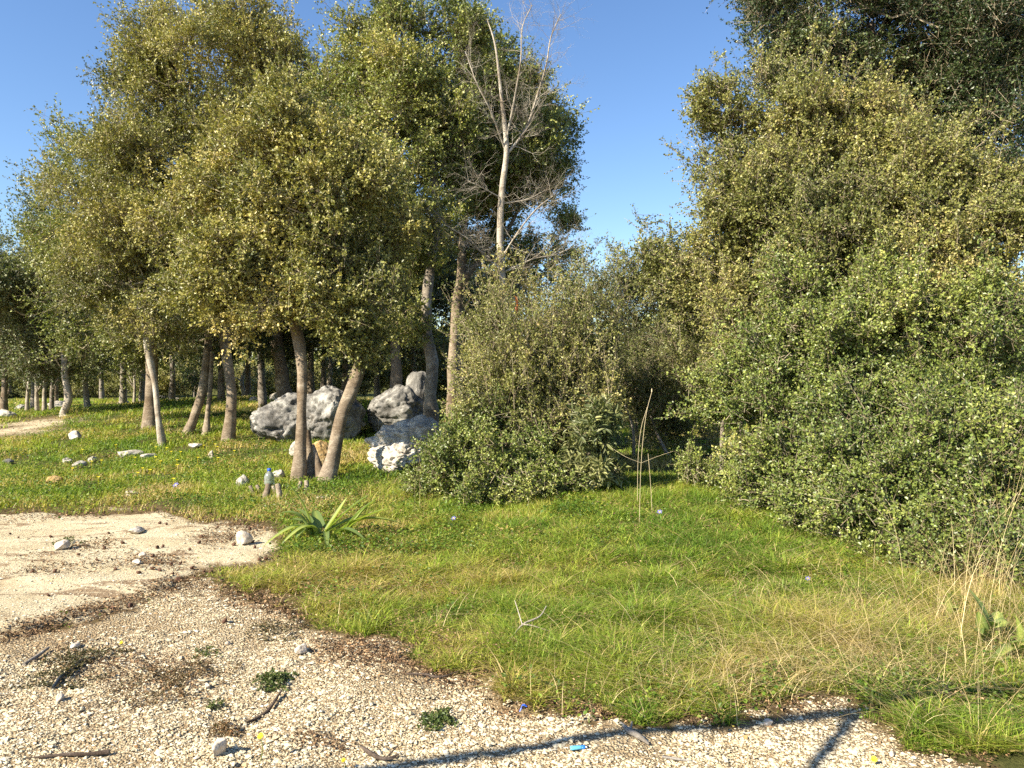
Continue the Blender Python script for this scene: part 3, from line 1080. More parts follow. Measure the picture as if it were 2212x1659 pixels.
K = 12.6
dead_tree('tall leafless dead tree with pale bark standing out against the sky',
          [(1120, 1000, K, 19), (1106, 760, K, 17), (1094, 670, K, 16), (1084, 590, K, 15), (1080, 500, K, 14), (1086, 400, K, 13), (1094, 330, K, 11), (1090, 270, K, 10), (1082, 200, K, 7), (1070, 100, K, 4), (1052, 40, K, 2)],
          [[(1094, 335, K, 9), (1135, 280, K + .1, 8), (1158, 215, K + .1, 7), (1180, 140, K, 5), (1190, 80, K, 3), (1212, 30, K, 2)],
           [(1094, 300, K, 7), (1110, 220, K - .1, 6), (1125, 130, K - .2, 4), (1128, 60, K - .1, 3), (1150, 10, K, 2)],
           [(1090, 320, K, 7), (1060, 240, K - .3, 5), (1030, 180, K - .4, 4), (1005, 110, K - .4, 2)],
           [(1083, 590, K, 7), (1040, 545, K - .3, 6), (1010, 515, K - .4, 4), (960, 485, K - .5, 2)],
           [(1084, 590, K, 7), (1150, 560, K + .2, 5), (1200, 550, K + .3, 4), (1245, 530, K + .3, 2)],
           [(1082, 560, K, 6), (1120, 500, K - .2, 5), (1160, 450, K - .3, 4), (1200, 420, K - .3, 2)],
           [(1088, 440, K, 5), (1140, 430, K + .2, 4), (1180, 410, K + .3, 2)],
           [(1086, 430, K, 5), (1050, 410, K - .2, 3), (1010, 390, K - .3, 2)],
           [(1090, 650, K, 5), (1125, 640, K + .2, 4), (1150, 650, K + .3, 2)]], 41, twigs=27)

# a dead tree behind the camera: its limb throws the long shadow on the gravel
def shadow_tree():
    H = 3.0
    k = H / math.sin(EL)
    off = -TRAVEL * k
    line = [G(u, v) for u, v in ((300, 1720), (870, 1652), (1250, 1598), (1600, 1562), (1900, 1530), (2230, 1495), (2500, 1470))]
    pts = [q + off for q in line]
    side = [G(u, v) for u, v in ((1850, 1540), (1790, 1600), (1740, 1680), (1700, 1800))]
    sp_ = [q + off for q in side]
    b0 = np.array([pts[0][0] - 3.0, pts[0][1] - 0.75, 0.0])
    root = empty('dead_tree', b0, 'old dead tree behind the viewer whose limb shades the gravel', 'dead tree')
    mb = MB()
    tube(mb, [b0 - [0, 0, .1], b0 + [0.1, 0, 1.2], b0 + [0.15, 0.1, 2.0], b0 + [0.2, 0.1, 2.7], b0 + [0.2, 0.1, 3.0]], [0.2, 0.15, 0.13, 0.1, 0.08], 12, rough=0.15, seed=4, sub=6)
    mb.build('trunk', BARK, root, True, b0)
    mb = MB()
    tube(mb, [b0 + [0.2, 0.1, 2.8]] + pts, [0.08, 0.06, 0.035, 0.035, 0.036, 0.036, 0.035, 0.03], 10, rough=0.15, seed=5, sub=5)
    mb.build('limb', BARK, root, True, b0)
    mb = MB()
    tube(mb, sp_, [0.035, 0.03, 0.03, 0.02], 8, rough=0.15, seed=6, sub=5)
    mb.build('limb', BARK, root, True, b0)


shadow_tree()
#==BUSHES==
def bush(label, stems_px, lobes, leafm, **kw):
    ts, base = [], None
    seed = kw.get('seed', 1)
    rng = np.random.default_rng(seed + 500)
    lo = lob(lobes)
    for (u, Y) in stems_px:
        x = (u - 1106) / F * Y
        g = np.array([x, Y, float(hgt(x, Y))])
        tgt = min(lo, key=lambda q: abs(q[0][0] - x) + 0.5 * abs(q[0][2] - 1.2))[0]
        mid = g + (tgt - g) * 0.5 + rng.normal(size=3) * 0.06
        ts.append(([g - [0, 0, 0.05], mid, tgt], [0.03, 0.024, 0.014]))
        base = g if base is None else base
    kw.setdefault('keep_z', 0.03)
    return woody(kw.pop('name', 'bush'), label, kw.pop('cat', 'bush'), base, ts, lo, leafm, barkm=kw.pop('barkm', BARKG), trunk_sides=7, **kw)


# middle bramble, seen in full sun
bush('sunny olive bramble bush with many thin upright dry canes in the middle',
     [(1100, 10.2), (1180, 10.6), (1240, 10.8), (1060, 10.4)],
     [(1120, 900, 120, 110, 10.2), (1230, 870, 95, 110, 10.6), (1120, 780, 105, 80, 10.6), (1225, 750, 85, 85, 11), (1070, 850, 75, 80, 10.2),
      (1060, 750, 60, 60, 11), (1180, 690, 75, 45, 11.2), (1280, 790, 55, 90, 11.2), (1260, 690, 50, 40, 11.4), (1040, 900, 45, 45, 10)],
     BUSHD, seed=51, spacing=0.28, crad=0.23, ntw=8, nlf=14, L=0.034, W=0.020, bias=0.06, shoots=260, shoot_len=0.85, up=0.42, shoot_dir=0.1, clump=0.34, shoot_leaf=0.8, tip=0.003)
bush('low dense dark green bush hanging over the grass in front of the white rock',
     [(980, 9.4), (1060, 9.2), (1130, 9.2)],
     [(1000, 985, 90, 75, 9.5), (1090, 1020, 110, 75, 9.2), (955, 1020, 50, 40, 9.6), (1180, 1010, 90, 70, 9.4), (1040, 1060, 70, 35, 9.1), (905, 1035, 35, 22, 9.6), (1045, 935, 65, 50, 9.8)],
     BUSH, seed=52, spacing=0.24, crad=0.18, ntw=8, nlf=12, L=0.030, W=0.019, shoots=60, shoot_len=0.3, up=0.2, clump=0.38, bias=-0.05, hexa=True, tip=0.004)
bush('low clump with long pointed grey-green leaves at the right foot of the bramble',
     [(1290, 9.2), (1260, 9.3)],
     [(1280, 950, 40, 55, 9.2), (1300, 1010, 35, 40, 9.1), (1255, 1010, 30, 40, 9.1), (1290, 900, 30, 30, 9.3)],
     GREY, name='shrub', seed=53, spacing=0.15, crad=0.12, ntw=5, nlf=7, L=0.10, W=0.022, up=0.5, clump=0.3, hexa=True, bias=0.15, tip=0.004)
bush('rounded thorn bush on the skyline in the gap right of the dead tree',
     [(1380, 14.6), (1440, 14.8)],
     [(1365, 680, 80, 90, 14.5), (1430, 640, 75, 65, 14.8), (1330, 620, 45, 40, 14.5), (1450, 730, 75, 80, 14.5), (1380, 790, 90, 90, 14.2), (1480, 620, 50, 60, 15)],
     BUSHD, seed=54, spacing=0.4, crad=0.3, ntw=8, nlf=12, L=0.04, W=0.022, shoots=120, shoot_len=0.45, up=0.4, clump=0.36, bias=-0.05)
bush('brownish shaded thicket in the hollow between the bramble and the right-hand shrubs',
     [(1370, 12.5), (1450, 12.5)],
     [(1340, 850, 60, 90, 12.9), (1400, 880, 80, 90, 13.2), (1480, 850, 80, 100, 13.2), (1430, 950, 70, 40, 13.2), (1530, 930, 70, 60, 13), (1570, 800, 70, 100, 12.8), (1500, 740, 60, 80, 13)],
     BUSHD, seed=55, spacing=0.34, crad=0.26, ntw=8, nlf=12, L=0.036, W=0.02, shoots=100, shoot_len=0.5, up=0.4, clump=0.36, bias=-0.12)
# far scrub behind the skyline bush and between the trunks
for (u, Y, w, h, lab, sd) in ((1240, 19, 1.8, 1.5, 'faint far thicket on the skyline just right of the dead tree', 56),
                              (1340, 21, 2.2, 2.0, 'far thicket peeping over the bramble at the lowest sky gap', 57),
                              (420, 40, 6, 2.2, 'sunlit yellow-green scrub beyond the trunks left of the stout curved oak', 58),
                              (170, 46, 6, 2.0, 'far yellow-green scrub behind the slender stems at left', 59),
                              (640, 38, 5, 2.0, 'sunlit scrub seen between the trunks above the big boulder', 60),
                              (-40, 44, 5, 2.2, 'far scrub at the left edge under the grey-green crowns', 61),
                              (820, 34, 4.5, 2.4, 'dim far scrub behind the ringed grey trunk', 62),
                              (990, 27, 3.0, 2.6, 'shaded scrub behind the black forked trunk', 63)):
    x = (u - 1106) / F * Y
    g = np.array([x, Y, float(hgt(x, Y))])
    rng = np.random.default_rng(sd)
    lo = [(g + np.array([rng.uniform(-w / 2, w / 2), rng.uniform(-0.8, 0.8), h * rng.uniform(0.25, 0.75)]), np.array([w * 0.22, 1.0, h * 0.3]) * rng.uniform(0.8, 1.2)) for _ in range(8)]
    woody('bush', lab, 'bush', g, [([g - [0, 0, .05], g + [0, 0, .5], g + [0.2, 0, h * .6]], [.05, .04, .02])], lo, BUSHD, barkm=BARKG, seed=sd,
          spacing=0.5, crad=0.42, ntw=7, nlf=9, L=0.085, W=0.05, keep_z=0.0, shoots=40, shoot_len=0.5, trunk_sides=6, clump=0.3, bias=0.08)

# the right-hand wall of shrubs
RS = 'shrubs of the right-hand thicket'
common = dict(group=RS, spacing=0.20, crad=0.18, ntw=8, nlf=12, L=0.028, W=0.019, up=0.3, hexa=True, clump=0.42, tip=0.0035, nsc=2.0)
bush('low bright green shrub with small round leaves at the lower right over the dry grass',
     [(1950, 6.7), (2060, 6.4), (2160, 6.3)],
     [(1960, 1100, 130, 110, 6.6), (2110, 1100, 120, 120, 6.3), (1870, 1050, 110, 110, 6.9), (2180, 980, 110, 120, 6.4), (2020, 960, 130, 110, 6.8), (1990, 1040, 120, 90, 6.6), (1880, 1120, 90, 70, 6.7), (2060, 1200, 110, 80, 6.0), (1930, 1190, 90, 70, 6.3), (2170, 1230, 90, 80, 5.7)],
     BUSH, seed=71, shoots=90, shoot_len=0.35, bias=-0.04, **common)
bush('leaning green shrub at the left foot of the right-hand thicket, over the lush grass',
     [(1640, 8.2), (1720, 7.8), (1800, 7.4)],
     [(1650, 1010, 95, 60, 8.3), (1750, 1030, 110, 90, 7.7), (1640, 930, 60, 40, 8.4), (1720, 920, 110, 80, 7.9), (1830, 940, 90, 100, 7.4), (1560, 885, 70, 18, 8.6), (1530, 1030, 60, 30, 9.3), (1790, 1110, 100, 70, 7.2), (1660, 1060, 80, 40, 8.0), (1860, 1150, 70, 60, 6.8)],
     BUSH, seed=72, shoots=80, shoot_len=0.4, bias=-0.12, **common)
bush('broad sunlit shrub filling the middle height of the right-hand thicket',
     [(1800, 8.1), (1900, 7.9), (2050, 7.6)],
     [(1780, 760, 150, 120, 8.0), (1950, 740, 150, 130, 7.8), (2120, 740, 140, 140, 7.5), (1880, 860, 130, 90, 7.6), (2060, 860, 120, 90, 7.3), (1660, 800, 110, 90, 8.4), (1760, 660, 130, 80, 8.3), (1900, 660, 120, 80, 8.1), (1560, 850, 80, 50, 8.7), (2000, 800, 120, 80, 7.6)],
     BUSH, seed=73, shoots=120, shoot_len=0.45, bias=-0.03, **common)
bush('sparse shrub with long pale outreaching twigs at the left rim of the right-hand thicket',
     [(1560, 9.6), (1600, 9.4)],
     [(1600, 440, 90, 90, 9.4), (1560, 350, 50, 60, 9.6), (1680, 700, 100, 90, 8.9), (1560, 640, 100, 90, 9.3), (1640, 560, 100, 100, 9.1), (1510, 560, 65, 60, 9.5), (1440, 545, 40, 30, 9.6), (1620, 700, 100, 80, 9.0), (1580, 760, 60, 50, 9.6), (1400, 480, 30, 16, 9.6), (1500, 660, 50, 60, 9.5), (1470, 600, 50, 50, 9.6), (1430, 600, 60, 45, 9.8), (1480, 680, 70, 60, 9.8), (1390, 560, 45, 30, 9.8)],
     BUSHD, seed=74, shoots=140, shoot_len=0.5, shoot_dir=0.9, **dict(common, spacing=0.23, crad=0.2, clump=0.42))
bush('tallest sunlit yellowish shrub of the right-hand thicket with long upright shoots on top',
     [(1780, 9.2), (1880, 9.0), (2000, 8.8)],
     [(1720, 420, 110, 120, 9.0), (1850, 420, 140, 150, 8.8), (1830, 590, 150, 110, 8.4), (1990, 500, 140, 120, 8.4), (2120, 530, 110, 100, 8.2), (1640, 380, 70, 90, 9.4), (1760, 270, 100, 100, 9.2), (1890, 260, 80, 80, 9.0),
      (1560, 210, 55, 50, 9.6), (1530, 260, 40, 40, 9.7), (1590, 270, 45, 60, 9.6), (2060, 380, 60, 70, 8.6), (2190, 620, 70, 90, 8.0), (1950, 620, 150, 90, 8.3), (1750, 560, 130, 110, 8.8), (2060, 640, 120, 80, 8.0), (1620, 480, 90, 90, 9.2), (1960, 350, 90, 90, 8.8), (1680, 180, 60, 50, 9.6), (2150, 430, 90, 80, 8.4)],
     BUSHD, seed=75, shoots=200, shoot_len=0.6, bias=0.0, **dict(common, L=0.029))
tree('big dark evergreen tree towering behind the thicket at the top right',
     [[(1960, 1000, 12, 50), (1950, 700, 12, 44), (1930, 450, 12, 38), (1900, 250, 12, 28), (1880, 50, 12, 16)]],
     [(1690, 60, 110, 90, 11.5), (1830, 60, 130, 110, 11.5), (1700, 170, 70, 60, 11.3), (1990, 70, 140, 130, 11.5), (2140, 110, 130, 150, 11.2), (1780, -90, 200, 110, 12), (2050, -90, 200, 120, 12),
      (2150, 300, 90, 110, 11), (2010, 240, 120, 100, 11.8), (2200, 420, 60, 90, 11), (1640, 0, 60, 60, 11.6), (1880, 330, 150, 120, 12.2), (2080, 480, 150, 140, 12), (1900, 180, 130, 110, 12), (2100, 200, 140, 120, 12.2), (1760, 120, 90, 90, 12.2), (2190, 20, 100, 120, 11.6), (1930, 20, 100, 80, 12.4)],
     DARK, name='evergreen_tree', seed=76, spacing=0.38, crad=0.3, ntw=8, nlf=12, L=0.045, W=0.026, shoots=80, shoot_len=0.5, bias=0.0)
#==GROUNDCOVER==
def in_view(x, y, z, m=60):
    u, v = UV(x, y, z)
    return (u > -m) & (u < 2212 + m) & (v < 1659 + m) & (y > 0.5)


def scatter(n, x0, x1, y0, y1, rng, power=1.0, fan=False):
    """Ground points; denser towards the near edge of the strip."""
    t = rng.uniform(0, 1, n)
    y = y0 * (y1 / y0) ** t if power else y0 + (y1 - y0) * t
    if fan:
        x = rng.uniform(-0.74, 0.74, n) * y + rng.uniform(-0.3, 0.3, n)
    else:
        x = rng.uniform(x0, x1, n)
    return x, y


def blades(mb, x, y, z, h, w, lean, tint, rng, seg=3, droop=0.5):
    n = len(x)
    a = rng.uniform(0, 2 * math.pi, n)
    dirx, diry = np.cos(a), np.sin(a)
    # width direction square to the lean, turned a little
    b = a + math.pi / 2 + rng.normal(0, 0.5, n)
    wx, wy = np.cos(b), np.sin(b)
    V = []
    for i in range(seg + 1):
        t = i / seg
        hz = h * (t - droop * 0.35 * t ** 3 * np.minimum(lean * 2, 1.5))
        ox = lean * h * t ** 1.8
        cx, cy_, cz = x + dirx * ox, y + diry * ox, z + hz
        ww = w * (1 - t) ** 0.7 * 0.5
        if i < seg:
            V.append(np.stack([cx - wx * ww, cy_ - wy * ww, cz], 1))
            V.append(np.stack([cx + wx * ww, cy_ + wy * ww, cz], 1))
        else:
            V.append(np.stack([cx, cy_, cz], 1))
    V = np.stack(V, 1)
    k = 2 * seg + 1
    off = (np.arange(n) * k)[:, None, None]
    fq = np.array([[2 * i, 2 * i + 1, 2 * i + 3, 2 * i + 2] for i in range(seg - 1)]).reshape(1, -1, 4)
    ft = np.array([[2 * seg - 2, 2 * seg - 1, 2 * seg]]).reshape(1, 1, 3)
    nn = mb.n
    mb.add(V.reshape(-1, 3), (fq + off).reshape(-1, 4), np.repeat(tint, k, 0))
    mb.f.append((ft + off).reshape(-1, 3) + nn)


def gauss(u, v, cu, cv, su, sv):
    return np.exp(-(((u - cu) / su) ** 2 + ((v - cv) / sv) ** 2))


def dryness(u, v, x, y):
    d = 0.28 + 0.5 * (fbm(x * 1.3, y * 1.3, 0, 44, 3) - 0.5) * 2 * 0.7
    d = d + 0.38 * gauss(u, v, 700, 1290, 220, 90) + 0.30 * gauss(u, v, 800, 1180, 160, 70)
    d = d + 0.40 * gauss(u, v, 1900, 1350, 260, 90) + 0.38 * gauss(u, v, 1560, 1480, 260, 50) + 0.25 * gauss(u, v, 2150, 1300, 120, 120)
    d = d + 0.22 * gauss(u, v, 1150, 1270, 260, 40) + 0.3 * gauss(u, v, 980, 1400, 120, 40)
    d = d - 0.22 * gauss(u, v, 1450, 1180, 300, 90) - 0.20 * gauss(u, v, 1350, 1390, 260, 70)
    return d


def make_grass():
    rng = np.random.default_rng(101)
    # lush patch in front and to the right
    mb = MB()
    for (n, y0, y1, hmul, w) in ((250000, 3.2, 6.0, 1.0, 0.0068), (230000, 5.5, 10.5, 1.0, 0.0095)):
        x, y = scatter(n, 0, 0, y0, y1, rng, fan=True)
        z = hgt(x, y)
        u, v = UV(x, y, z)
        _, _, ga = masks(x, y, z)
        dens = ga ** 1.3 * smooth(0.30, 0.52, fbm(x * 5, y * 5, 0, 51, 3) + 0.5 * ga - 0.15)
        left = smooth(900, 700, u) * smooth(1180, 1120, v)
        dens = dens * (1 - 0.85 * left)
        ok = (rng.uniform(size=n) < dens)
        x, y, z, u, v, ga = [q[ok] for q in (x, y, z, u, v, ga)]
        m = len(x)
        cl = fbm(x * 3.5, y * 3.5, 0, 61, 2)
        cl2 = fbm(x * 9, y * 9, 0, 62, 2)
        h = (0.04 + 0.11 * np.clip((cl - 0.25) * 1.6, 0, 1) + 0.03 * np.clip((cl2 - 0.5) * 4, 0, 1)) * (0.3 + 0.7 * smooth(0.2, 1.0, ga)) * rng.uniform(0.35, 1.3, m) * hmul
        edge = gauss(u, v, 1600, 1540, 500, 40)
        h = h * (1 - 0.5 * edge) * (1 + 0.35 * gauss(u, v, 1450, 1350, 300, 90))
        d = dryness(u, v, x, y) + 0.7 * (fbm(x * 5, y * 5, 0, 64, 3) - 0.5) + rng.normal(0, 0.15, m)
        d = np.clip(np.where(rng.uniform(size=m) < 0.11, rng.uniform(0.7, 1.0, m), d), 0, 1)
        lean = rng.uniform(0.1, 2.2, m) + 0.5 * (d > 0.7)
        blades(mb, x, y, z - 0.01, h, w * rng.uniform(0.6, 1.3, m), lean, np.stack([d, rng.uniform(0, 1, m), d], 1), rng)
    tag(mb.build('grass', GRASS), 'bright green grass sward with drier yellow edges in front of the bushes', 'grass', kind='stuff')
    # meadow on the left, farther away
    mb = MB()
    x, y = scatter(380000, 0, 0, 8.0, 42, rng, fan=True)
    z = hgt(x, y)
    u, v = UV(x, y, z)
    _, _, ga = masks(x, y, z)
    keep = (u < 1700) & (rng.uniform(size=len(x)) < ga * smooth(0.38, 0.58, fbm(x * 1.7, y * 1.3, 0, 53, 4) + 0.03 * (u < 700)))
    x, y, z, u, v = [q[keep] for q in (x, y, z, u, v)]
    m = len(x)
    d = np.clip(0.48 + 1.7 * (fbm(x * 1.3, y * 0.9, 0, 54, 4) - 0.5) + rng.normal(0, 0.16, m) + 0.25 * gauss(u, v, 560, 1100, 200, 50), 0, 1)
    h = rng.uniform(0.04, 0.13, m) * (0.7 + 0.5 * fbm(x * 2, y * 2, 0, 55, 2)) * (1 + 0.02 * y)
    blades(mb, x, y, z - 0.01, h, 0.0009 * y * rng.uniform(0.7, 1.3, m) + 0.003, rng.uniform(0.2, 1.2, m), np.stack([d, rng.uniform(0, 1, m), d], 1), rng, seg=2)
    tag(mb.build('meadow_grass', GRASS), 'short green meadow grass running back under the trees at left', 'grass', kind='stuff')
    # broad low herb leaves
    mb = MB()
    x, y = scatter(230000, 0, 0, 6.5, 34, rng, fan=True)
    z = hgt(x, y)
    u, v = UV(x, y, z)
    _, _, ga = masks(x, y, z)
    keep = (rng.uniform(size=len(x)) < ga * smooth(0.38, 0.5, fbm(x * 1.4, y * 1.4, 0, 57, 3) + 0.08 * (u < 760)) * (u < 1300))
    x, y, z = [q[keep] for q in (x, y, z)]
    m = len(x)
    B = np.stack([x, y, z + rng.uniform(0.01, 0.10, m)], 1)
    ld = norm(np.stack([rng.normal(size=m), rng.normal(size=m), rng.uniform(-0.1, 0.6, m)], 1))
    nn = norm(rng.normal(size=(m, 3)) * 0.4 + [0, 0, 1])
    nn = norm(nn - ld * np.sum(nn * ld, 1, keepdims=True))
    s = (0.022 + 0.0011 * y) * rng.uniform(0.6, 1.3, m)
    r = np.clip(0.42 + 1.5 * (fbm(x * 1.1, y * 1.1, 0, 58, 3) - 0.5) + rng.normal(0, 0.2, m), 0, 1)
    leaves(mb, B, ld, nn, s, s * 0.75, np.stack([r, rng.uniform(0, 1, m), r], 1), False)
    x, y = scatter(60000, 0, 0, 3.4, 9.5, rng, fan=True)
    z = hgt(x, y)
    _, _, ga = masks(x, y, z)
    keep = rng.uniform(size=len(x)) < ga * smooth(0.48, 0.6, fbm(x * 3, y * 3, 0, 93, 3))
    x, y, z = [q[keep] for q in (x, y, z)]
    m = len(x)
    B = np.stack([x, y, z + rng.uniform(0.02, 0.09, m)], 1)
    ld = norm(np.stack([rng.normal(size=m), rng.normal(size=m), rng.uniform(-0.1, 0.6, m)], 1))
    nn = norm(rng.normal(size=(m, 3)) * 0.4 + [0, 0, 1])
    nn = norm(nn - ld * np.sum(nn * ld, 1, keepdims=True))
    s = 0.022 * rng.uniform(0.6, 1.4, m)
    r = np.clip(rng.normal(0.4, 0.22, m), 0, 1)
    leaves(mb, B, ld, nn, s, s * 0.7, np.stack([r, rng.uniform(0, 1, m), r], 1), False)
    # weedy leaves along the front edge of the grass
    x, y = scatter(60000, 0, 0, 3.2, 4.6, rng, fan=True)
    z = hgt(x, y)
    u, v = UV(x, y, z)
    gr, _, ga = masks(x, y, z)
    wgt = gauss(u, v, 1950, 1510, 320, 50) + gauss(u, v, 1450, 1565, 180, 18) + 0.6 * gauss(u, v, 2100, 1580, 120, 60)
    keep = (rng.uniform(size=len(x)) < wgt * (1 - 0.9 * gr) * smooth(0.4, 0.55, fbm(x * 4, y * 4, 0, 59, 2)))
    x, y, z = [q[keep] for q in (x, y, z)]
    m = len(x)
    B = np.stack([x, y, z + rng.uniform(0.005, 0.06, m)], 1)
    ld = norm(np.stack([rng.normal(size=m), rng.normal(size=m), rng.uniform(-0.1, 0.6, m)], 1))
    nn = norm(rng.normal(size=(m, 3)) * 0.4 + [0, 0, 1])
    nn = norm(nn - ld * np.sum(nn * ld, 1, keepdims=True))
    s = 0.018 * rng.uniform(0.6, 1.5, m)
    r = np.clip(rng.normal(0.4, 0.2, m), 0, 1)
    leaves(mb, B, ld, nn, s, s * 0.75, np.stack([r, rng.uniform(0, 1, m), r], 1), True)
    tag(mb.build('ground_cover', HERB), 'low leafy green herbs carpeting the meadow and the grass edge', 'ground cover', kind='stuff')
    # long dry grass stalks, mostly at lower right
    mb = MB()
    for (cu, cv, su, sv, n, h0, h1, lean) in ((1900, 1400, 230, 90, 2600, 0.08, 0.32, 1.6), (2140, 1330, 110, 90, 460, 0.4, 1.0, 0.8), (1600, 1330, 260, 80, 600, 0.08, 0.3, 1.5),
                                              (1560, 1490, 260, 35, 900, 0.08, 0.22, 1.2), (760, 1260, 220, 80, 1300, 0.06, 0.2, 1.2), (560, 1090, 140, 40, 260, 0.15, 0.35, 0.7),
                                              (2180, 1220, 60, 60, 120, 0.9, 1.6, 0.35), (950, 1060, 60, 50, 60, 0.4, 0.8, 0.2)):
        uu = rng.normal(cu, su, n)
        vv = np.clip(rng.normal(cv, sv, n), 930, 1640)
        Y = EYE * F / (vv - 800)
        X = (uu - 1106) / F * Y
        Z = hgt(X, Y)
        gr, sl, ga = masks(X, Y, Z)
        ok = (ga > 0.25)
        X, Y, Z = X[ok], Y[ok], Z[ok]
        m = len(X)
        r = rng.uniform(0, 1, m)
        blades(mb, X, Y, Z, rng.uniform(h0, h1, m), rng.uniform(0.0016, 0.0034, m), lean * rng.uniform(0.4, 2.2, m), np.stack([r, rng.uniform(0, 1, m), r], 1), rng, seg=6, droop=0.9)
    tag(mb.build('dry_grass', DRY), 'long straw-coloured dry grass stalks tangled over the green grass', 'dry grass', kind='stuff')


make_grass()


def make_gravel():
    rng = np.random.default_rng(111)
    mb = MB()
    x, y = scatter(260000, 0, 0, 2.9, 8.4, rng, fan=True)
    z = surf(x, y)
    gr, sl, ga = masks(x, y)
    u, v = UV(x, y, z)
    nz = fbm(x * 1.8, y * 1.8, 0, 63, 3)
    # the finer, browner part of the rock lies at upper left
    keep = rng.uniform(size=len(x)) < gr * (0.2 + 0.8 * smooth(0.38, 0.58, nz + 0.12 * smooth(1380, 1520, v))) + 0.10 * sl + 0.25 * (1 - gr) * (ga < 0.25)
    x, y, z, u, v = [q[keep] for q in (x, y, z, u, v)]
    m = len(x)
    s = np.clip(rng.lognormal(-5.5, 0.55, m), 0.0018, 0.018)
    o8 = np.array([[1, 0, 0], [0, 1, 0], [-1, 0, 0], [0, -1, 0], [0, 0, 1], [0, 0, -0.6]], float)
    V = o8[None] * rng.uniform(0.55, 1.25, (m, 6, 1)) + rng.normal(0, 0.16, (m, 6, 3))
    a = rng.uniform(0, 6.28, m)
    c, sn = np.cos(a)[:, None], np.sin(a)[:, None]
    X = V[..., 0] * c - V[..., 1] * sn
    Yv = V[..., 0] * sn + V[..., 1] * c
    V = np.stack([X, Yv, V[..., 2] * 0.5], -1) * s[:, None, None]
    V = V + np.stack([x, y, z + s * 0.18], 1)[:, None, :]
    fc = np.array([[0, 1, 4], [1, 2, 4], [2, 3, 4], [3, 0, 4], [1, 0, 5], [2, 1, 5], [3, 2, 5], [0, 3, 5]])
    Fc = (fc[None] + (np.arange(m) * 6)[:, None, None]).reshape(-1, 3)
    r = np.clip(rng.normal(0.6, 0.22, m), 0, 1)
    mb.add(V.reshape(-1, 3), Fc, np.repeat(np.stack([r, rng.uniform(0, 1, m), r], 1), 6, 0))
    mat = leaf_mat('gravel_stone', [(0.0, (0.28, 0.16, 0.07)), (0.25, (0.44, 0.35, 0.21)), (0.6, (0.58, 0.49, 0.33)), (1.0, (0.70, 0.63, 0.48))], rough=0.9, trans=0.0, spec=0.1)
    for nd in mat.node_tree.nodes:
        if nd.type == 'MAP_RANGE':
            nd.inputs['To Min'].default_value = 0.8
            nd.inputs['To Max'].default_value = 1.12
    tag(mb.build('gravel', mat), 'pale angular gravel bedded in the bare rock in front', 'gravel', kind='stuff')


make_gravel()


def make_litter():
    rng = np.random.default_rng(121)
    xs, ys = [], []
    for (u0, v0, u1, v1, n, wd) in ((0, 1385, 430, 1252, 2600, 9), (40, 1238, 330, 1226, 420, 7), (150, 1192, 250, 1176, 380, 9), (430, 1172, 560, 1150, 900, 12), (290, 1228, 400, 1218, 500, 10),
                                    (700, 1400, 1050, 1465, 3600, 22), (470, 1270, 680, 1340, 1600, 14), (1080, 1530, 1560, 1555, 1600, 12), (100, 1420, 430, 1480, 1400, 30),
                                    (640, 1600, 760, 1620, 200, 10), (330, 1110, 560, 1130, 500, 8), (0, 1120, 240, 1110, 500, 8), (1500, 1500, 1800, 1530, 900, 18),
                                    (560, 1050, 780, 1050, 1500, 22), (300, 945, 470, 955, 900, 12), (0, 930, 130, 905, 300, 8), (1960, 1600, 2150, 1650, 400, 20), (0, 1255, 250, 1235, 150, 6), (20, 1215, 300, 1205, 160, 6)):
        t = rng.uniform(0, 1, n)
        uu = u0 + (u1 - u0) * t + rng.normal(0, wd * 1.6, n)
        vv = v0 + (v1 - v0) * t + rng.normal(0, wd * 0.95, n)
        Y = EYE * F / (vv - 800)
        xs.append((uu - 1106) / F * Y)
        ys.append(Y)
    # dead brown stems and leaves in the sward
    X, Y = scatter(26000, 0, 0, 3.4, 9.5, rng, fan=True)
    uu, vv = UV(X, Y, hgt(X, Y))
    _, _, ga = masks(X, Y)
    wt = 0.25 + gauss(uu, vv, 720, 1290, 240, 90) + gauss(uu, vv, 1150, 1270, 260, 45) + gauss(uu, vv, 980, 1400, 140, 50)
    k = (ga > 0.1) & (rng.uniform(size=len(X)) < wt * smooth(0.42, 0.6, fbm(X * 3, Y * 3, 0, 96, 3)))
    sward = (X[k], Y[k])
    # under the trees
    n = 30000
    X, Y = scatter(n, 0, 0, 10, 34, rng, fan=True)
    k = fbm(X * 0.9, Y * 0.9, 0, 66, 3) > 0.5
    xs.append(X[k])
    ys.append(Y[k])
    nsw = len(sward[0])
    x, y = np.concatenate([sward[0]] + xs), np.concatenate([sward[1]] + ys)
    z = surf(x, y)
    m = len(x)
    z[:nsw] += rng.uniform(0.02, 0.10, nsw)
    B = np.stack([x, y, z + rng.uniform(0.002, 0.012, m)], 1)
    ld = norm(np.stack([rng.normal(size=m), rng.normal(size=m), rng.uniform(-0.1, 0.35, m)], 1))
    nn = norm(rng.normal(size=(m, 3)) * 0.35 + [0, 0, 1])
    nn = norm(nn - ld * np.sum(nn * ld, 1, keepdims=True))
    s = (0.010 + 0.0022 * y) * rng.uniform(0.5, 1.3, m)
    r = rng.uniform(0, 1, m)
    mb = MB()
    leaves(mb, B, ld, nn, s, s * 0.55, np.stack([r, rng.uniform(0, 1, m), r], 1), False, fold=0.35)
    tag(mb.build('leaf_litter', LITTER), 'brown fallen leaves and crumbs gathered in cracks and under the trees', 'leaf litter', kind='stuff')


make_litter()


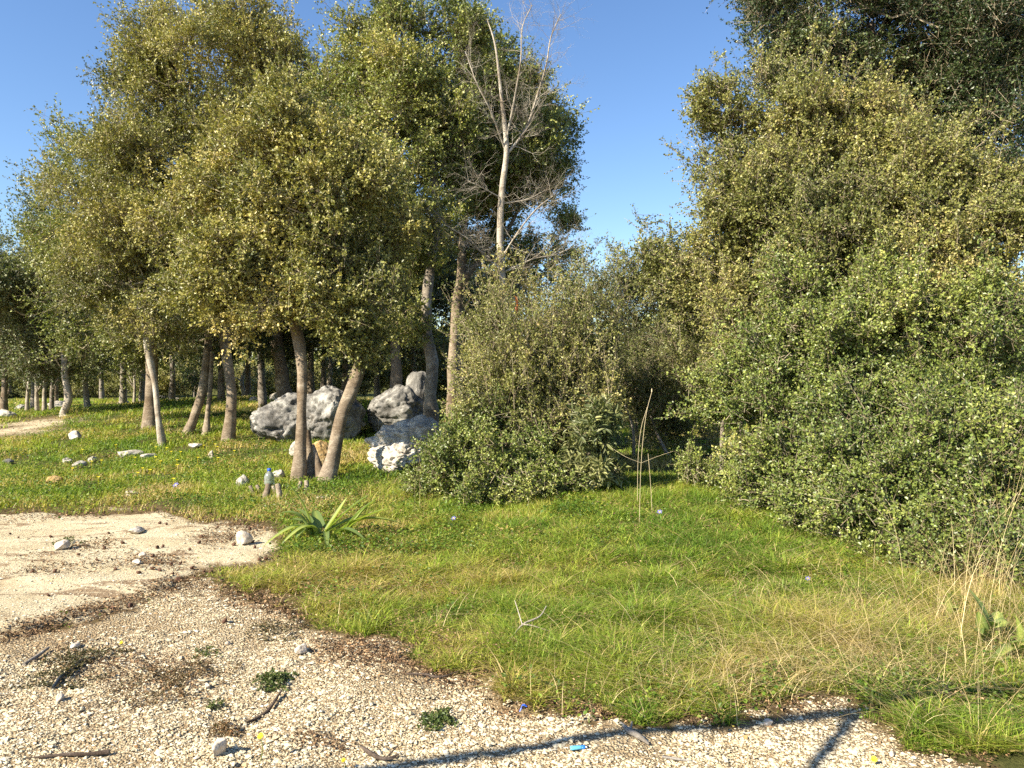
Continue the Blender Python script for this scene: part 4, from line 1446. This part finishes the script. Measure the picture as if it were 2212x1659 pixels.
#==ROCKS==
def rock(label, u, v, w, h, mat, Y=None, depth=None, seed=1, sub=4, rough=0.28, sink=0.25, rot=0.0, name='rock', cat='rock', group=None, karst=0.0, pts_scale=1.0, flat=None):
    """A limestone lump: w and h in view pixels, standing on the ground at (u, v)."""
    p = GS(u, v) if Y is None else None
    if p is None:
        x = (u - 1106) / F * Y
        p = np.array([x, Y, float(surf(np.array([x]), np.array([Y]))[0])])
    m = p[1] / F
    W, H = w * m, h * m
    D = depth if depth is not None else W * 0.7
    bm = bmesh.new()
    bmesh.ops.create_icosphere(bm, subdivisions=sub, radius=1.0)
    V = np.array([q.co[:] for q in bm.verts])
    Fc = np.array([[q.index for q in f.verts] for f in bm.faces])
    bm.free()
    s = seed * 3.7
    k = 1 + rough * 2 * (fbm(V[:, 0] * 0.9 + s, V[:, 1] * 0.9 + s, V[:, 2] * 0.9 + s, seed, 4) - 0.5)
    # chop with a few planes for flat faces
    rng = np.random.default_rng(seed)
    Q = V * k[:, None]
    for _ in range(14):
        d = norm(rng.normal(size=3))
        c = rng.uniform(0.55, 0.88)
        e = Q @ d
        Q = Q - d * np.maximum(e - c, 0)[:, None] * 0.85
    if karst:
        kn = fbm(Q[:, 0] * 2.0 + s, Q[:, 1] * 2.0 + s, Q[:, 2] * 2.6 + s, seed + 9, 5)
        rid = 1 - np.abs(kn - 0.5) * 4
        Q = Q * (1 - karst * np.clip(rid, 0, 1) ** 3)[:, None]
        kn2 = fbm(Q[:, 0] * 7, Q[:, 1] * 7, Q[:, 2] * 7, seed + 19, 4)
        Q = Q * (1 + 0.12 * (kn2 - 0.5))[:, None]
        pit = fbm(Q[:, 0] * 4 + 5, Q[:, 1] * 4, Q[:, 2] * 4, seed + 29, 3)
        Q = Q * (1 - karst * 1.2 * smooth(0.58, 0.72, pit))[:, None]
    ca, sa = math.cos(rot), math.sin(rot)
    Q = Q / np.abs(Q).max(0)
    Q = Q * np.array([W / 2, D / 2, H * 0.5 / (1 - sink)])
    Q = np.stack([Q[:, 0] * ca - Q[:, 1] * sa, Q[:, 0] * sa + Q[:, 1] * ca, Q[:, 2]], 1)
    Q[:, 2] += H * 0.5 / (1 - sink) * (1 - 2 * sink)
    mb = MB()
    mb.add(Q, Fc)
    o = mb.build(name, mat, None, sub >= 4)
    o.location = [float(c) for c in p + np.array([0, D * 0.25, 0])]
    return tag(o, label, cat, group)


rock('big grey weathered boulder, its left half bulging behind the front oak trunks', 620, 975, 205, 104, ROCKG, Y=16.2, depth=2.0, seed=23, sub=6, karst=0.08, sink=0.32, rough=0.5)
rock('pitted grey boulder with white patches between the two leaning front trunks', 715, 975, 175, 132, ROCKG, Y=15.9, depth=1.8, seed=26, sub=6, karst=0.11, sink=0.25, rough=0.5)
rock('rounded brown-grey boulder behind, left of the ringed grey trunk', 850, 960, 140, 112, ROCKG, Y=16.6, depth=1.6, seed=27, sub=6, karst=0.09, sink=0.2, rough=0.45)
rock('small rounded boulder perched highest, just left of the ringed grey trunk', 902, 945, 66, 132, ROCKG, Y=17.4, depth=1.0, seed=8, sub=5, karst=0.04, sink=0.1)
rock('white sunlit rock sloping down under the ringed grey trunk', 900, 1010, 250, 104, ROCKW, Y=12.9, depth=1.7, seed=17, sub=6, karst=0.12, sink=0.3, rough=0.45)
rock('broken white rock half hidden in the low dark bush', 850, 1040, 130, 66, ROCKW, Y=11.9, depth=0.9, seed=10, sub=6, karst=0.12, sink=0.25)
rock('ochre-stained rock tucked between the two front trunks', 690, 1020, 70, 66, ROCKO, Y=12.0, depth=0.5, seed=12, sub=5, karst=0.05)
rock('pale lump of rock seen between trunk and boulder above the grass', 640, 985, 40, 40, ROCKW, Y=13.5, depth=0.4, seed=13, karst=0.05)
small = [
    ('white angular rock in the meadow below the bare bent oak', 158, 952, 38, 22, ROCKW, 21),
    ('bright white rock cut off by the left edge, beside the far track', 6, 905, 58, 22, ROCKW, 22),
    ('leftmost of the white pitted stones in the meadow grass', 142, 1003, 26, 14, ROCKW, 23),
    ('largest of the white pitted stones in the meadow grass', 170, 1012, 34, 20, ROCKW, 24),
    ('rightmost of the white pitted stones in the meadow grass', 198, 1000, 28, 14, ROCKW, 25),
    ('low rust-tinged stone in the meadow above the sandy slab', 112, 1046, 52, 18, ROCKO, 26),
    ('small grey stone at the left edge in the meadow', 14, 1003, 28, 12, ROCKG, 27),
    ('long flat pale rock in the meadow left of the slim pale trunk', 272, 988, 66, 18, ROCKW, 28),
    ('flat pale rock right at the foot of the slim pale trunk', 318, 992, 44, 14, ROCKW, 29),
    ('low white ledge among yellow flowers near the stout curved trunk', 418, 968, 44, 12, ROCKW, 30),
    ('small upright cream stone in the grass left of the front oak', 455, 990, 15, 17, STONE, 31),
    ('smooth rounded white stone at the right end of the sandy slab', 523, 1178, 40, 32, STONE, 32),
    ('broken flat white stone in the middle of the sandy slab', 291, 1157, 48, 16, STONE, 33),
    ('knobbly white stone with a weed tuft behind it on the sandy slab', 130, 1196, 46, 20, STONE, 34),
    ('thin white flake lying low on the sandy slab', 292, 1228, 26, 10, STONE, 35),
    ('small pink-white chip just above the thin white flake', 305, 1212, 18, 10, STONE, 36),
    ('cream stone on the gravel beside the grass edge', 650, 1412, 34, 20, STONE, 37),
    ('rust-mottled white stone casting a shadow near the bottom edge', 470, 1646, 46, 38, STONE, 38),
    ('squarish cream stone below the black strip of plastic', 126, 1520, 28, 16, STONE, 39),
    ('thin flat pale stone in the meadow just above the sandy slab', 282, 1072, 42, 12, ROCKW, 40),
    ('white crumbly lump in the grass behind the strap-leaved plant', 696, 1083, 42, 12, ROCKW, 41),
    ('tan slab showing under the right leaves of the strap-leaved plant', 780, 1150, 48, 16, ROCKO, 42),
    ('pale rock behind the cut stump at left of the front oak', 520, 1052, 44, 26, ROCKW, 43),
    ('small cream rock right behind the plastic bottle', 600, 1035, 36, 22, ROCKW, 44),
    ('little white stone alone at the left of the cut stump', 302, 1052, 12, 9, STONE, 45),
    ('small white cobble at the rim where slab meets gravel', 492, 1395, 14, 8, STONE, 46),
    ('oblong pale stone at the soil strip left of the gravel', 160, 1408, 30, 11, STONE, 47),
    ('cream cube-like chip in the gravel below the middle weed patch', 446, 1493, 16, 11, STONE, 48),
    ('pair of white pebbles fused in soil at the grass edge, lower right', 1690, 1500, 24, 12, STONE, 49),
    ('grey-white stone at the shaded grass edge near the far right gravel tip', 1660, 1560, 24, 11, STONE, 50),
    ('round white pebble near the bottom right corner', 1928, 1635, 16, 11, STONE, 51),
    ('reddish stone in the gravel close to the bottom right corner', 1612, 1588, 12, 8, ROCKO, 52),
    ('pale stone behind the slender stems at far left', 40, 885, 30, 13, ROCKW, 53),
    ('wide pale rock behind the bare bent oak trunk', 122, 883, 50, 18, ROCKW, 54),
    ('white rock on the crest of the mound at the foot of the thick pale trunk', 268, 876, 26, 12, ROCKW, 55),
    ('white rock glinting between the dark trunks of the grove', 545, 868, 26, 12, ROCKW, 56),
    ('dim white rock left of the big boulder in the shade', 590, 868, 30, 20, ROCKW, 57),
    ('far white stones beyond the mound, seen between two oak trunks', 380, 866, 30, 8, ROCKW, 58),
    ('flattish white stone beyond the mound left of the dark leaning oak', 345, 862, 20, 8, ROCKW, 59),
    ('white rock lit by the sun above the big boulder', 712, 852, 30, 26, ROCKW, 60),
]
for lab, u, v, w, h, mt, sd in small:
    rock(lab, u, v, w, h, mt, seed=sd, sub=4, karst=0.05 if w > 24 else 0.0, sink=0.2, name='stone' if w < 50 else 'rock', cat='stone' if w < 50 else 'rock', rot=sd * 0.7)

# ------------------------------------------------------------------ small plants and litter
def strap(mb, p0, p1, p2, w, tint, seg=12, cup=0.25):
    """A long strap leaf along a quadratic curve."""
    t = np.linspace(0, 1, seg + 1)[:, None]
    c = (1 - t) ** 2 * p0 + 2 * t * (1 - t) * p1 + t ** 2 * p2
    d = norm(np.gradient(c, axis=0))
    s = norm(np.cross(d, np.array([[0, 0, 1.0]]) + 1e-3))
    up = np.cross(s, d)
    ww = w * 0.5 * np.clip(np.sin(np.clip(t * 0.86 + 0.14, 0, 1) * math.pi) ** 0.6, 0.02, 1)
    V = np.concatenate([c - s * ww + up * ww * cup * 2, c, c + s * ww + up * ww * cup * 2])
    n = seg + 1
    q = [(i, i + 1, n + i + 1, n + i) for i in range(seg)] + [(n + i, n + i + 1, 2 * n + i + 1, 2 * n + i) for i in range(seg)]
    tt = np.concatenate([np.full(n, tint), np.full(n, min(1, tint + 0.5)), np.full(n, tint)])
    mb.add(V, q, np.stack([tt, np.full(3 * n, 0.5), tt], 1))


def squill(label, bu, bv, tips, w, seed, nm='strap_leaved_plant', spread=0.03):
    b = GS(bu, bv)
    rng = np.random.default_rng(seed)
    root = empty(nm, b, label, 'plant')
    for (u, v, dy, rise) in tips:
        tip = P(u, v, b[1] + dy)
        tip[2] = max(tip[2], float(hgt(tip[0], tip[1])) + 0.02)
        mid = (b + tip) / 2 + np.array([0, 0, rise]) + rng.normal(size=3) * [0.05, 0.05, 0.02]
        tip = tip + rng.normal(size=3) * [0.04, 0.04, 0.02]
        mb = MB()
        strap(mb, b + np.clip(rng.normal(size=3), -1.5, 1.5) * [spread, spread * 0.6, 0] + [(tip[0] - b[0]) * spread * 2, 0, 0], mid, tip, w * rng.uniform(0.6, 1.15), rng.uniform(0.1, 0.7))
        mb.build('leaf', SQUILL, root, True, b)
    return root


squill('large clump of broad strap leaves at the corner of slab and grass', 700, 1165,
       [(630, 1046, 0.0, 0.0), (604, 1112, -0.1, 0.20), (586, 1190, -0.35, 0.34), (610, 1185, -0.4, 0.30), (600, 1150, 0.05, 0.28), (650, 1100, 0.2, 0.12),
        (745, 1075, 0.1, 0.03), (795, 1058, 0.1, 0.0), (822, 1068, 0.0, 0.0), (812, 1085, -0.05, 0.03), (838, 1098, -0.1, 0.06), (852, 1125, 0.1, 0.22),
        (716, 1185, -0.45, 0.22), (640, 1165, -0.4, 0.2), (775, 1110, 0.3, 0.1), (770, 1165, -0.3, 0.16), (690, 1110, 0.4, 0.12), (625, 1135, -0.2, 0.1)], 0.085, 1, spread=0.10)
squill('upright clump of broad blue-green leaves at the right edge in dry grass', 2135, 1395,
       [(2140, 1285, 0.0, 0.0), (2105, 1325, -0.05, 0.05), (2165, 1318, 0.05, 0.03), (2190, 1340, 0.0, 0.08), (2085, 1370, -0.1, 0.1), (2155, 1350, -0.12, 0.05)], 0.085, 2)
squill('blue-green leaf rosette cut off by the right edge', 2215, 1420, [(2180, 1385, 0, 0.1), (2205, 1330, 0, 0.02), (2240, 1350, 0, 0.05), (2190, 1440, -0.15, 0.12)], 0.08, 3)
squill('single pale pointed leaf standing in dry grass left of the blue-green clump', 2062, 1340, [(2040, 1270, 0, 0.0), (2055, 1300, 0.03, 0.02)], 0.045, 4)
squill('small dark strap-leaved rosette in the left meadow', 285, 1040, [(262, 1030, 0, 0.06), (300, 1022, 0, 0.04), (320, 1034, 0, 0.06), (285, 1022, 0.1, 0.05), (270, 1044, -0.1, 0.06), (308, 1045, -0.1, 0.05)], 0.09, 5)


def weed(label, u, v, w, n, mat=HERB, h=0.035, seed=1, L=0.014, dry=0.4, name='weed_patch'):
    c = GS(u, v)
    m = c[1] / F
    rng = np.random.default_rng(seed)
    x = c[0] + np.clip(rng.normal(0, w * m * 0.28, n), -w * m * 0.5, w * m * 0.5)
    y = c[1] + np.clip(rng.normal(0, w * m * 0.34, n), -w * m * 0.55, w * m * 0.55)
    kk = fbm(x * 9, y * 9, 0, seed, 3) > 0.44
    x, y = x[kk], y[kk]
    n = len(x)
    z = surf(x, y)
    f = rng.uniform(0, 1, n)
    B = np.stack([x, y, z + f * h * np.exp(-((x - c[0]) ** 2 + (y - c[1]) ** 2) / (w * m * 0.6) ** 2)], 1)
    ld = norm(np.stack([rng.normal(size=n), rng.normal(size=n), rng.uniform(-0.1, 0.8, n)], 1))
    nn = norm(rng.normal(size=(n, 3)) * 0.5 + [0, 0, 1])
    nn = norm(nn - ld * np.sum(nn * ld, 1, keepdims=True))
    s = L * rng.uniform(0.6, 1.4, n)
    r = np.clip(rng.normal(dry, 0.2, n), 0, 1)
    mb = MB()
    leaves(mb, B, ld, nn, s, s * 0.55, np.stack([r, rng.uniform(0, 1, n), r], 1), True)
    o = mb.build(name, mat, None, False, c)
    o.location = [float(q) for q in c]
    return tag(o, label, 'weeds', 'weed patches on the bare rock')


HW = leaf_mat('green_weed', [(0.0, (0.06, 0.09, 0.02)), (0.5, (0.12, 0.14, 0.035)), (1.0, (0.26, 0.20, 0.08))], trans=0.2)
DW = leaf_mat('dull_weed', [(0.0, (0.05, 0.06, 0.015)), (0.5, (0.10, 0.075, 0.03)), (1.0, (0.24, 0.13, 0.06))], trans=0.15)
weed('largest green-brown weed patch on the gravel, at the black strip of plastic', 170, 1450, 190, 2600, DW, 0.05, 1, 0.013, 0.3)
weed('wide reddish-brown weed patch in the gravel left of the bottom middle', 370, 1485, 220, 3200, DW, 0.045, 2, 0.011, 0.6)
weed('small bright green weed tuft above the dark twig on the gravel', 590, 1478, 80, 700, HW, 0.035, 3, 0.016, 0.15)
weed('flat dark green weed lying across a crack in the gravel, bottom centre', 950, 1557, 80, 700, HW, 0.03, 4, 0.016, 0.1)
weed('little green tuft behind the knobbly white stone on the slab', 155, 1175, 60, 420, HW, 0.05, 5, 0.02, 0.3)
weed('brown weed tuft at the near end of the dark twig', 495, 1580, 70, 600, DW, 0.035, 6, 0.012, 0.7)
weed('thin green weed on the gravel, left of the cream stone', 455, 1412, 60, 260, HW, 0.025, 7, 0.014, 0.2)
weed('dull weed tuft below the cream stone at the grass edge', 600, 1360, 110, 700, DW, 0.04, 8, 0.014, 0.4)
weed('small olive tuft right of the wide reddish weed patch', 460, 1530, 50, 320, HW, 0.03, 9, 0.014, 0.35)


def thin(name, label, cat, pts, rad, mat, sides=6, extra=None, group=None):
    pts = [np.asarray(q, float) for q in pts]
    b = pts[0]
    mb = MB()
    tube(mb, pts, rad, sides, rough=0.15, seed=3, sub=4)
    for e, er in (extra or []):
        tube(mb, e, er, 5, rough=0.1, seed=4, sub=3)
    o = mb.build(name, mat, None, True, b)
    o.location = [float(c) for c in b]
    return tag(o, label, cat, group)


def on(u, v, dz=0.0):
    p = GS(u, v)
    p[2] += dz
    return p


BLACK = plain('black_plastic', (0.02, 0.025, 0.03), 0.4, 0.5)
DKW = bark_mat('dark_wood', (0.05, 0.035, 0.028), (0.12, 0.09, 0.07), (0.24, 0.19, 0.15), 30)
GRW = bark_mat('grey_wood', (0.16, 0.14, 0.12), (0.32, 0.29, 0.25), (0.5, 0.47, 0.42), 30)
thin('plastic_strip', 'black strip of plastic lying across the weeds at lower left', 'plastic strip', [on(115, 1495, .008), on(135, 1475, .012), (on(150, 1462, .018)), on(178, 1440, .02)], [0.009, 0.010, 0.009, 0.006], BLACK)
thin('stick', 'grey-brown stick half buried at the far left of the gravel', 'stick', [on(52, 1445, .01), on(80, 1428, .015), on(105, 1412, .02)], [0.010, 0.010, 0.008], GRW, group='sticks on the gravel')
thin('stick', 'long dark crooked twig on the gravel ending in a knot', 'stick', [on(520, 1570, .006), on(555, 1552, .01), on(580, 1535, .012), on(608, 1505, .02)], [0.004, 0.007, 0.009, 0.005], DKW, group='sticks on the gravel')
thin('stick', 'dark straight stick at the bottom left edge', 'stick', [on(60, 1652, .006), on(140, 1648, .01), on(190, 1646, .012), on(236, 1640, .014)], [0.004, 0.007, 0.008, 0.011], DKW, group='sticks on the gravel')
thin('stick', 'brown twig with a frayed bushy end at the bottom edge', 'stick', [on(780, 1612, .01), on(800, 1626, .014), on(830, 1640, .014), on(862, 1636, .02)], [0.006, 0.010, 0.008, 0.004], DKW,
     extra=[([on(830, 1640, .012), on(850, 1632, .03), on(866, 1622, .04)], [.004, .003, .001]), ([on(835, 1640, .012), on(850, 1644, .02), on(870, 1642, .03)], [.004, .003, .001])], group='sticks on the gravel')
thin('stick', 'bleached flat piece of wood splayed at the grass edge near the lighter', 'stick', [on(1340, 1578, .02), on(1358, 1592, .015), on(1380, 1602, .012), on(1402, 1612, .008)], [0.006, 0.012, 0.014, 0.005], GRW,
     extra=[([on(1365, 1582, .03), on(1362, 1594, .02)], [.004, .006])], group='sticks on the gravel')
thin('stick', 'short grey twig alone on the gravel near the bottom right', 'stick', [on(1430, 1636, .008), on(1455, 1640, .01), on(1490, 1648, .008)], [0.005, 0.006, 0.004], GRW, group='sticks on the gravel')
thin('stick', 'dark twig in the soil hollow where gravel meets grass', 'stick', [on(878, 1464, .01), on(920, 1466, .015), on(950, 1468, .012), on(990, 1458, .02)], [0.004, 0.006, 0.007, 0.003], DKW, group='sticks on the gravel')
thin('stick', 'whitish forked dead twig lying on the bright green grass', 'stick', [on(1105, 1400, .06), on(1130, 1385, .10), on(1165, 1375, .12), on(1180, 1362, .15)], [0.004, 0.006, 0.005, 0.003], BARKP,
     extra=[([on(1130, 1385, .10), on(1150, 1388, .10), on(1185, 1392, .08)], [.005, .004, .002]), ([on(1128, 1385, .1), on(1118, 1365, .14), on(1112, 1352, .16)], [.004, .003, .002])])

# stump of cut stems beside the front oak
sb = on(585, 1075)
st = empty('tree_stump', sb, 'cut stump of several short brown stems left of the front oak', 'stump')
for (u0, v0, u1, v1, w) in ((570, 1078, 580, 1045, 15), (603, 1082, 600, 1045, 13), (548, 1070, 540, 1050, 9), (560, 1068, 555, 1048, 8), (592, 1068, 590, 1050, 8), (640, 1062, 650, 1040, 9), (660, 1064, 662, 1038, 10)):
    p = on(u0, v0, -0.03)
    q = P(u1, v1, p[1] + 0.05)
    mb = MB()
    r = w * p[1] / F / 2
    tube(mb, [p, (p + q) / 2 + [0.01, 0, 0], q], [r * 1.3, r, r * 0.92], 10, rough=0.15, seed=int(w), sub=3)
    mb.build('stub', BARK, st, True, sb)

# clear bottle with a blue cap
bb = on(582, 1060)
bb[2] = P(582, 1047, bb[1])[2]
bt = empty('plastic_bottle', bb, 'clear plastic bottle with a blue cap standing on the cut stump', 'bottle')


def lathe(mb, prof, k=20):
    ang = np.arange(k) * 2 * math.pi / k
    V = np.array([[r * math.cos(a), r * math.sin(a), z] for r, z in prof for a in ang])
    n = len(prof)
    q = [(i * k + j, i * k + (j + 1) % k, (i + 1) * k + (j + 1) % k, (i + 1) * k + j) for i in range(n - 1) for j in range(k)]
    mb.add(V, q)


CLEAR = plain('clear_plastic', (0.62, 0.66, 0.66), 0.15, 0.5, **{'Transmission Weight': 0.75, 'IOR': 1.3})
BLUE = plain('blue_plastic', (0.03, 0.10, 0.55), 0.35, 0.5)
mb = MB()
lathe(mb, [(0.001, 0.0), (0.070, 0.004), (0.078, 0.02), (0.078, 0.06), (0.074, 0.07), (0.078, 0.08), (0.078, 0.12), (0.060, 0.17), (0.030, 0.20), (0.024, 0.21), (0.024, 0.225)])
mb.build('body', CLEAR, bt, True)
mb = MB()
lathe(mb, [(0.001, 0.217), (0.029, 0.217), (0.030, 0.222), (0.030, 0.248), (0.027, 0.252), (0.001, 0.252)])
mb.build('cap', BLUE, bt, True)
bt.scale = (0.85, 0.85, 0.85)

# blue cigarette lighter on the gravel
lp = on(1250, 1620, 0.012)
lt = empty('cigarette_lighter', lp, 'light blue see-through lighter lying on the gravel near the bottom edge', 'lighter')
lt.rotation_euler = (0, 0, math.radians(8))


def bar(x0, x1, ry, rz, n=14):
    m_ = MB()
    ang = np.arange(n) * 2 * math.pi / n
    V = []
    for xx, f in ((x0, 0.01), (x0, 0.85), (x0 + 0.002, 1), (x1 - 0.002, 1), (x1, 0.85), (x1, 0.01)):
        V += [[xx, math.cos(a) * ry * f, math.sin(a) * rz * f] for a in ang]
    V = np.array(V)
    q = [(i * n + j, i * n + (j + 1) % n, (i + 1) * n + (j + 1) % n, (i + 1) * n + j) for i in range(5) for j in range(n)]
    m_.add(V, q)
    return m_


LB = plain('lighter_blue', (0.12, 0.42, 0.62), 0.2, 0.6)
LB2 = plain('lighter_dark_blue', (0.03, 0.16, 0.45), 0.3, 0.5)
STEEL = plain('steel', (0.6, 0.6, 0.62), 0.3, 0.5, Metallic=1.0)
bar(-0.036, 0.012, 0.012, 0.008).build('body', LB, lt, True)
bar(0.0125, 0.028, 0.0125, 0.0085).build('collar', LB2, lt, True)
bar(0.0285, 0.038, 0.010, 0.007).build('nozzle', STEEL, lt, True)

# scrap of blue plastic
o = thin('plastic_scrap', 'tiny scrap of bright blue plastic at the edge of the grass', 'plastic scrap', [on(1123, 1532, .008), on(1130, 1529, .012), on(1138, 1530, .008)], [0.003, 0.006, 0.004], BLUE)
RIB = leaf_mat('orange_ribbon', [(0.0, (0.65, 0.18, 0.08)), (1.0, (0.8, 0.30, 0.14))], trans=0.3)
mb = MB()
rp = P(1112, 640, 10.6)
strap(mb, rp, rp + [0.05, -.05, -0.12], rp + [0.01, 0, -0.30], 0.045, 0.4)
o = mb.build('ribbon', RIB, None, True, rp)
o.location = [float(c) for c in rp]
tag(o, 'orange-red ribbon hanging in the top of the bramble below the dead tree', 'ribbon')

# flowers
YEL = leaf_mat('yellow_petal', [(0.0, (0.75, 0.60, 0.02)), (1.0, (0.85, 0.75, 0.05))], trans=0.2)
VIO = leaf_mat('violet_petal', [(0.0, (0.13, 0.12, 0.36)), (1.0, (0.25, 0.24, 0.5))], trans=0.2)


def flower(label, u, v, top_v, Y0=None, pet=YEL, r=0.018, n=12, group=None, cat='flower'):
    b = on(u, v)
    rng = np.random.default_rng(int(u * 3 + v))
    top = P(u, top_v, b[1])
    root = empty('flower', b, label, cat, group)
    mb = MB()
    tube(mb, [b, (b + top) / 2 + [0.008, 0, 0], top], [0.002, 0.0016, 0.0014], 5, sub=3)
    mb.build('stem', HERB, root, True, b)
    a = np.arange(n) * 2 * math.pi / n
    ax = norm(np.array([SUNW[0] * 0.4, SUNW[1] * 0.8 - 0.2, 0.7]))
    e1 = norm(np.cross(ax, [0, 1, 0.3]))
    e2 = np.cross(ax, e1)
    d = norm(np.cos(a)[:, None] * e1 + np.sin(a)[:, None] * e2 + ax * 0.25)
    mb = MB()
    leaves(mb, np.repeat(top[None], n, 0), d, np.repeat(ax[None], n, 0), np.full(n, r), np.full(n, r * 0.5), np.full((n, 3), 0.5), True)
    mb.build('petals', pet, root, False, b)
    mb = MB()
    tube(mb, [top - ax * 0.002, top + ax * 0.004], [r * 0.35, r * 0.25], 8)
    mb.build('flower_centre', plain('flower_core', (0.75, 0.5, 0.03), 0.8), root, True, b)


flower('yellow daisy on a tall stalk at the bottom, right of the rust-mottled stone', 563, 1650, 1590, r=0.015)
flower('small low yellow flower on the gravel below the soil strip', 262, 1400, 1388, r=0.012)
flower('yellow flower at the very bottom edge in the right corner', 1888, 1650, 1640, r=0.014)
flower('tiny yellow flower near the bottom edge beside the frayed twig', 742, 1655, 1642, r=0.010)
flower('violet-blue iris at the foot of the low dark bush', 980, 1140, 1120, pet=VIO, r=0.030, n=6, cat='iris')
flower('pale violet iris in the sunlit grass before the dark hollow', 1425, 1130, 1106, pet=VIO, r=0.030, n=6, cat='iris')
flower('violet iris in the meadow left of the cut stump', 380, 1075, 1048, pet=VIO, r=0.045, n=6, cat='iris')
flower('faint blue iris in the shade under the right-hand shrubs', 1745, 1265, 1250, pet=VIO, r=0.022, n=6, cat='iris')
rng = np.random.default_rng(9)
YG = 'tiny yellow meadow flowers'
for i in range(26):
    u, v = rng.normal(380, 110), rng.normal(1000, 22)
    if v < 965:
        v = 970 + rng.uniform(0, 20)
    b = on(u, v)
    m_ = MB()
    n = 6
    a = np.arange(n) * 2 * math.pi / n
    d = norm(np.stack([np.cos(a), np.sin(a), np.full(n, 0.4)], 1))
    leaves(m_, np.repeat(np.array([[0, 0, 0.13]]), n, 0), d, np.repeat(np.array([[0, -0.3, 1.0]]), n, 0), np.full(n, 0.03), np.full(n, 0.022), np.full((n, 3), 0.5), False)
    frusta(m_, np.array([[0, 0, 0.0]]), np.array([[0, 0, 0.13]]), np.array([0.003]), np.array([0.002]), 4)
    o = m_.build('yellow_flower', YEL)
    o.location = [float(c) for c in b]
    tag(o, 'one of the tiny yellow flowers dotting the green meadow before the oaks', 'flower', YG)

# acorn cups and galls scattered over the slab
AC = plain('acorn_brown', (0.10, 0.05, 0.03), 0.7, 0.2, var=0.4)
acm = None
rng = np.random.default_rng(77)
spots = [(345, 1140), (360, 1142), (110, 1165), (435, 1165), (470, 1147), (540, 1148), (555, 1150), (480, 1175), (498, 1168), (545, 1173), (430, 1178), (235, 1158), (505, 1180), (610, 1183),
         (70, 1247), (118, 1247), (330, 1238), (345, 1240), (372, 1250), (385, 1255), (420, 1250), (440, 1237), (455, 1238), (475, 1235), (500, 1252), (480, 1258), (300, 1245), (250, 1240),
         (340, 1195), (352, 1192), (410, 1195), (300, 1208), (225, 1195), (265, 1180), (210, 1222), (170, 1210), (330, 1212), (390, 1225), (415, 1232), (370, 1228), (684, 1207), (675, 1210), (660, 1214), (700, 1206),
         (105, 1295), (245, 1318), (282, 1310), (485, 1350), (40, 1168), (22, 1160)]
for i, (u, v) in enumerate(spots):
    u = u * 1.0 if u < 600 else u - 60
    if u > 560:
        u -= 40
    b = on(u, v, 0.012)
    if acm is None:
        bm = bmesh.new()
        bmesh.ops.create_icosphere(bm, subdivisions=2, radius=1.0)
        V = np.array([q.co[:] for q in bm.verts])
        Fc = np.array([[q.index for q in f.verts] for f in bm.faces])
        bm.free()
        V = V * (1 + 0.25 * (vnoise(V[:, 0] * 2, V[:, 1] * 2, V[:, 2] * 2, 4) - 0.5))[:, None] * [1, 1, 0.85]
        V[:, 2] = np.where(V[:, 2] > 0.55, 0.55 - (V[:, 2] - 0.55) * 0.8, V[:, 2])
        mb = MB()
        mb.add(V * 0.016, Fc)
        o = mb.build('acorn_cup', AC, None, True)
        acm = o
    else:
        o = acm.copy()
        COL.objects.link(o)
    o.location = [float(c) for c in b]
    s = rng.uniform(0.7, 1.3)
    o.scale = (s, s * rng.uniform(0.8, 1.1), s)
    o.rotation_euler = (rng.uniform(-1, 1), rng.uniform(-1, 1), rng.uniform(0, 6))
    tag(o, 'one of the dark brown acorn cups scattered over the sandy slab', 'acorn cup', 'acorn cups on the sandy slab')

# tall single dry stalks in front of the hollow
for lab, seq in (('tallest dry stalk with a fluffy seed head before the dark hollow', [(1381, 1130), (1385, 1000), (1395, 900), (1408, 846)]),
                 ('dry stalk leaning just left of the tallest one', [(1377, 1090), (1378, 1000), (1384, 930), (1398, 880)]),
                 ('shorter dry stalk just right of the tallest one', [(1409, 1110), (1405, 1040), (1400, 980)])):
    b = on(seq[0][0], seq[0][1])
    pts = [b] + [P(u, v, b[1]) for u, v in seq[1:]]
    ex = []
    if 'tallest dry' in lab:
        ex = [([pts[-1], pts[-1] + [0, 0, 0.03]], [0.008, 0.004]), ([pts[1], pts[1] + [-0.15, 0, 0.06], pts[1] + [-0.28, 0.1, 0.14]], [.0014, .0012, .0008]), ([pts[1], pts[1] + [0.15, 0, 0.06], pts[1] + [0.30, -0.05, 0.12]], [.0014, .0012, .0008])]
    thin('dry_stalk', lab, 'dry stalk', pts, [0.0028] + [0.0022] * (len(pts) - 1), plain('stalk_tan', (0.55, 0.45, 0.28), 0.8), 5, ex, 'dry stalks before the hollow')
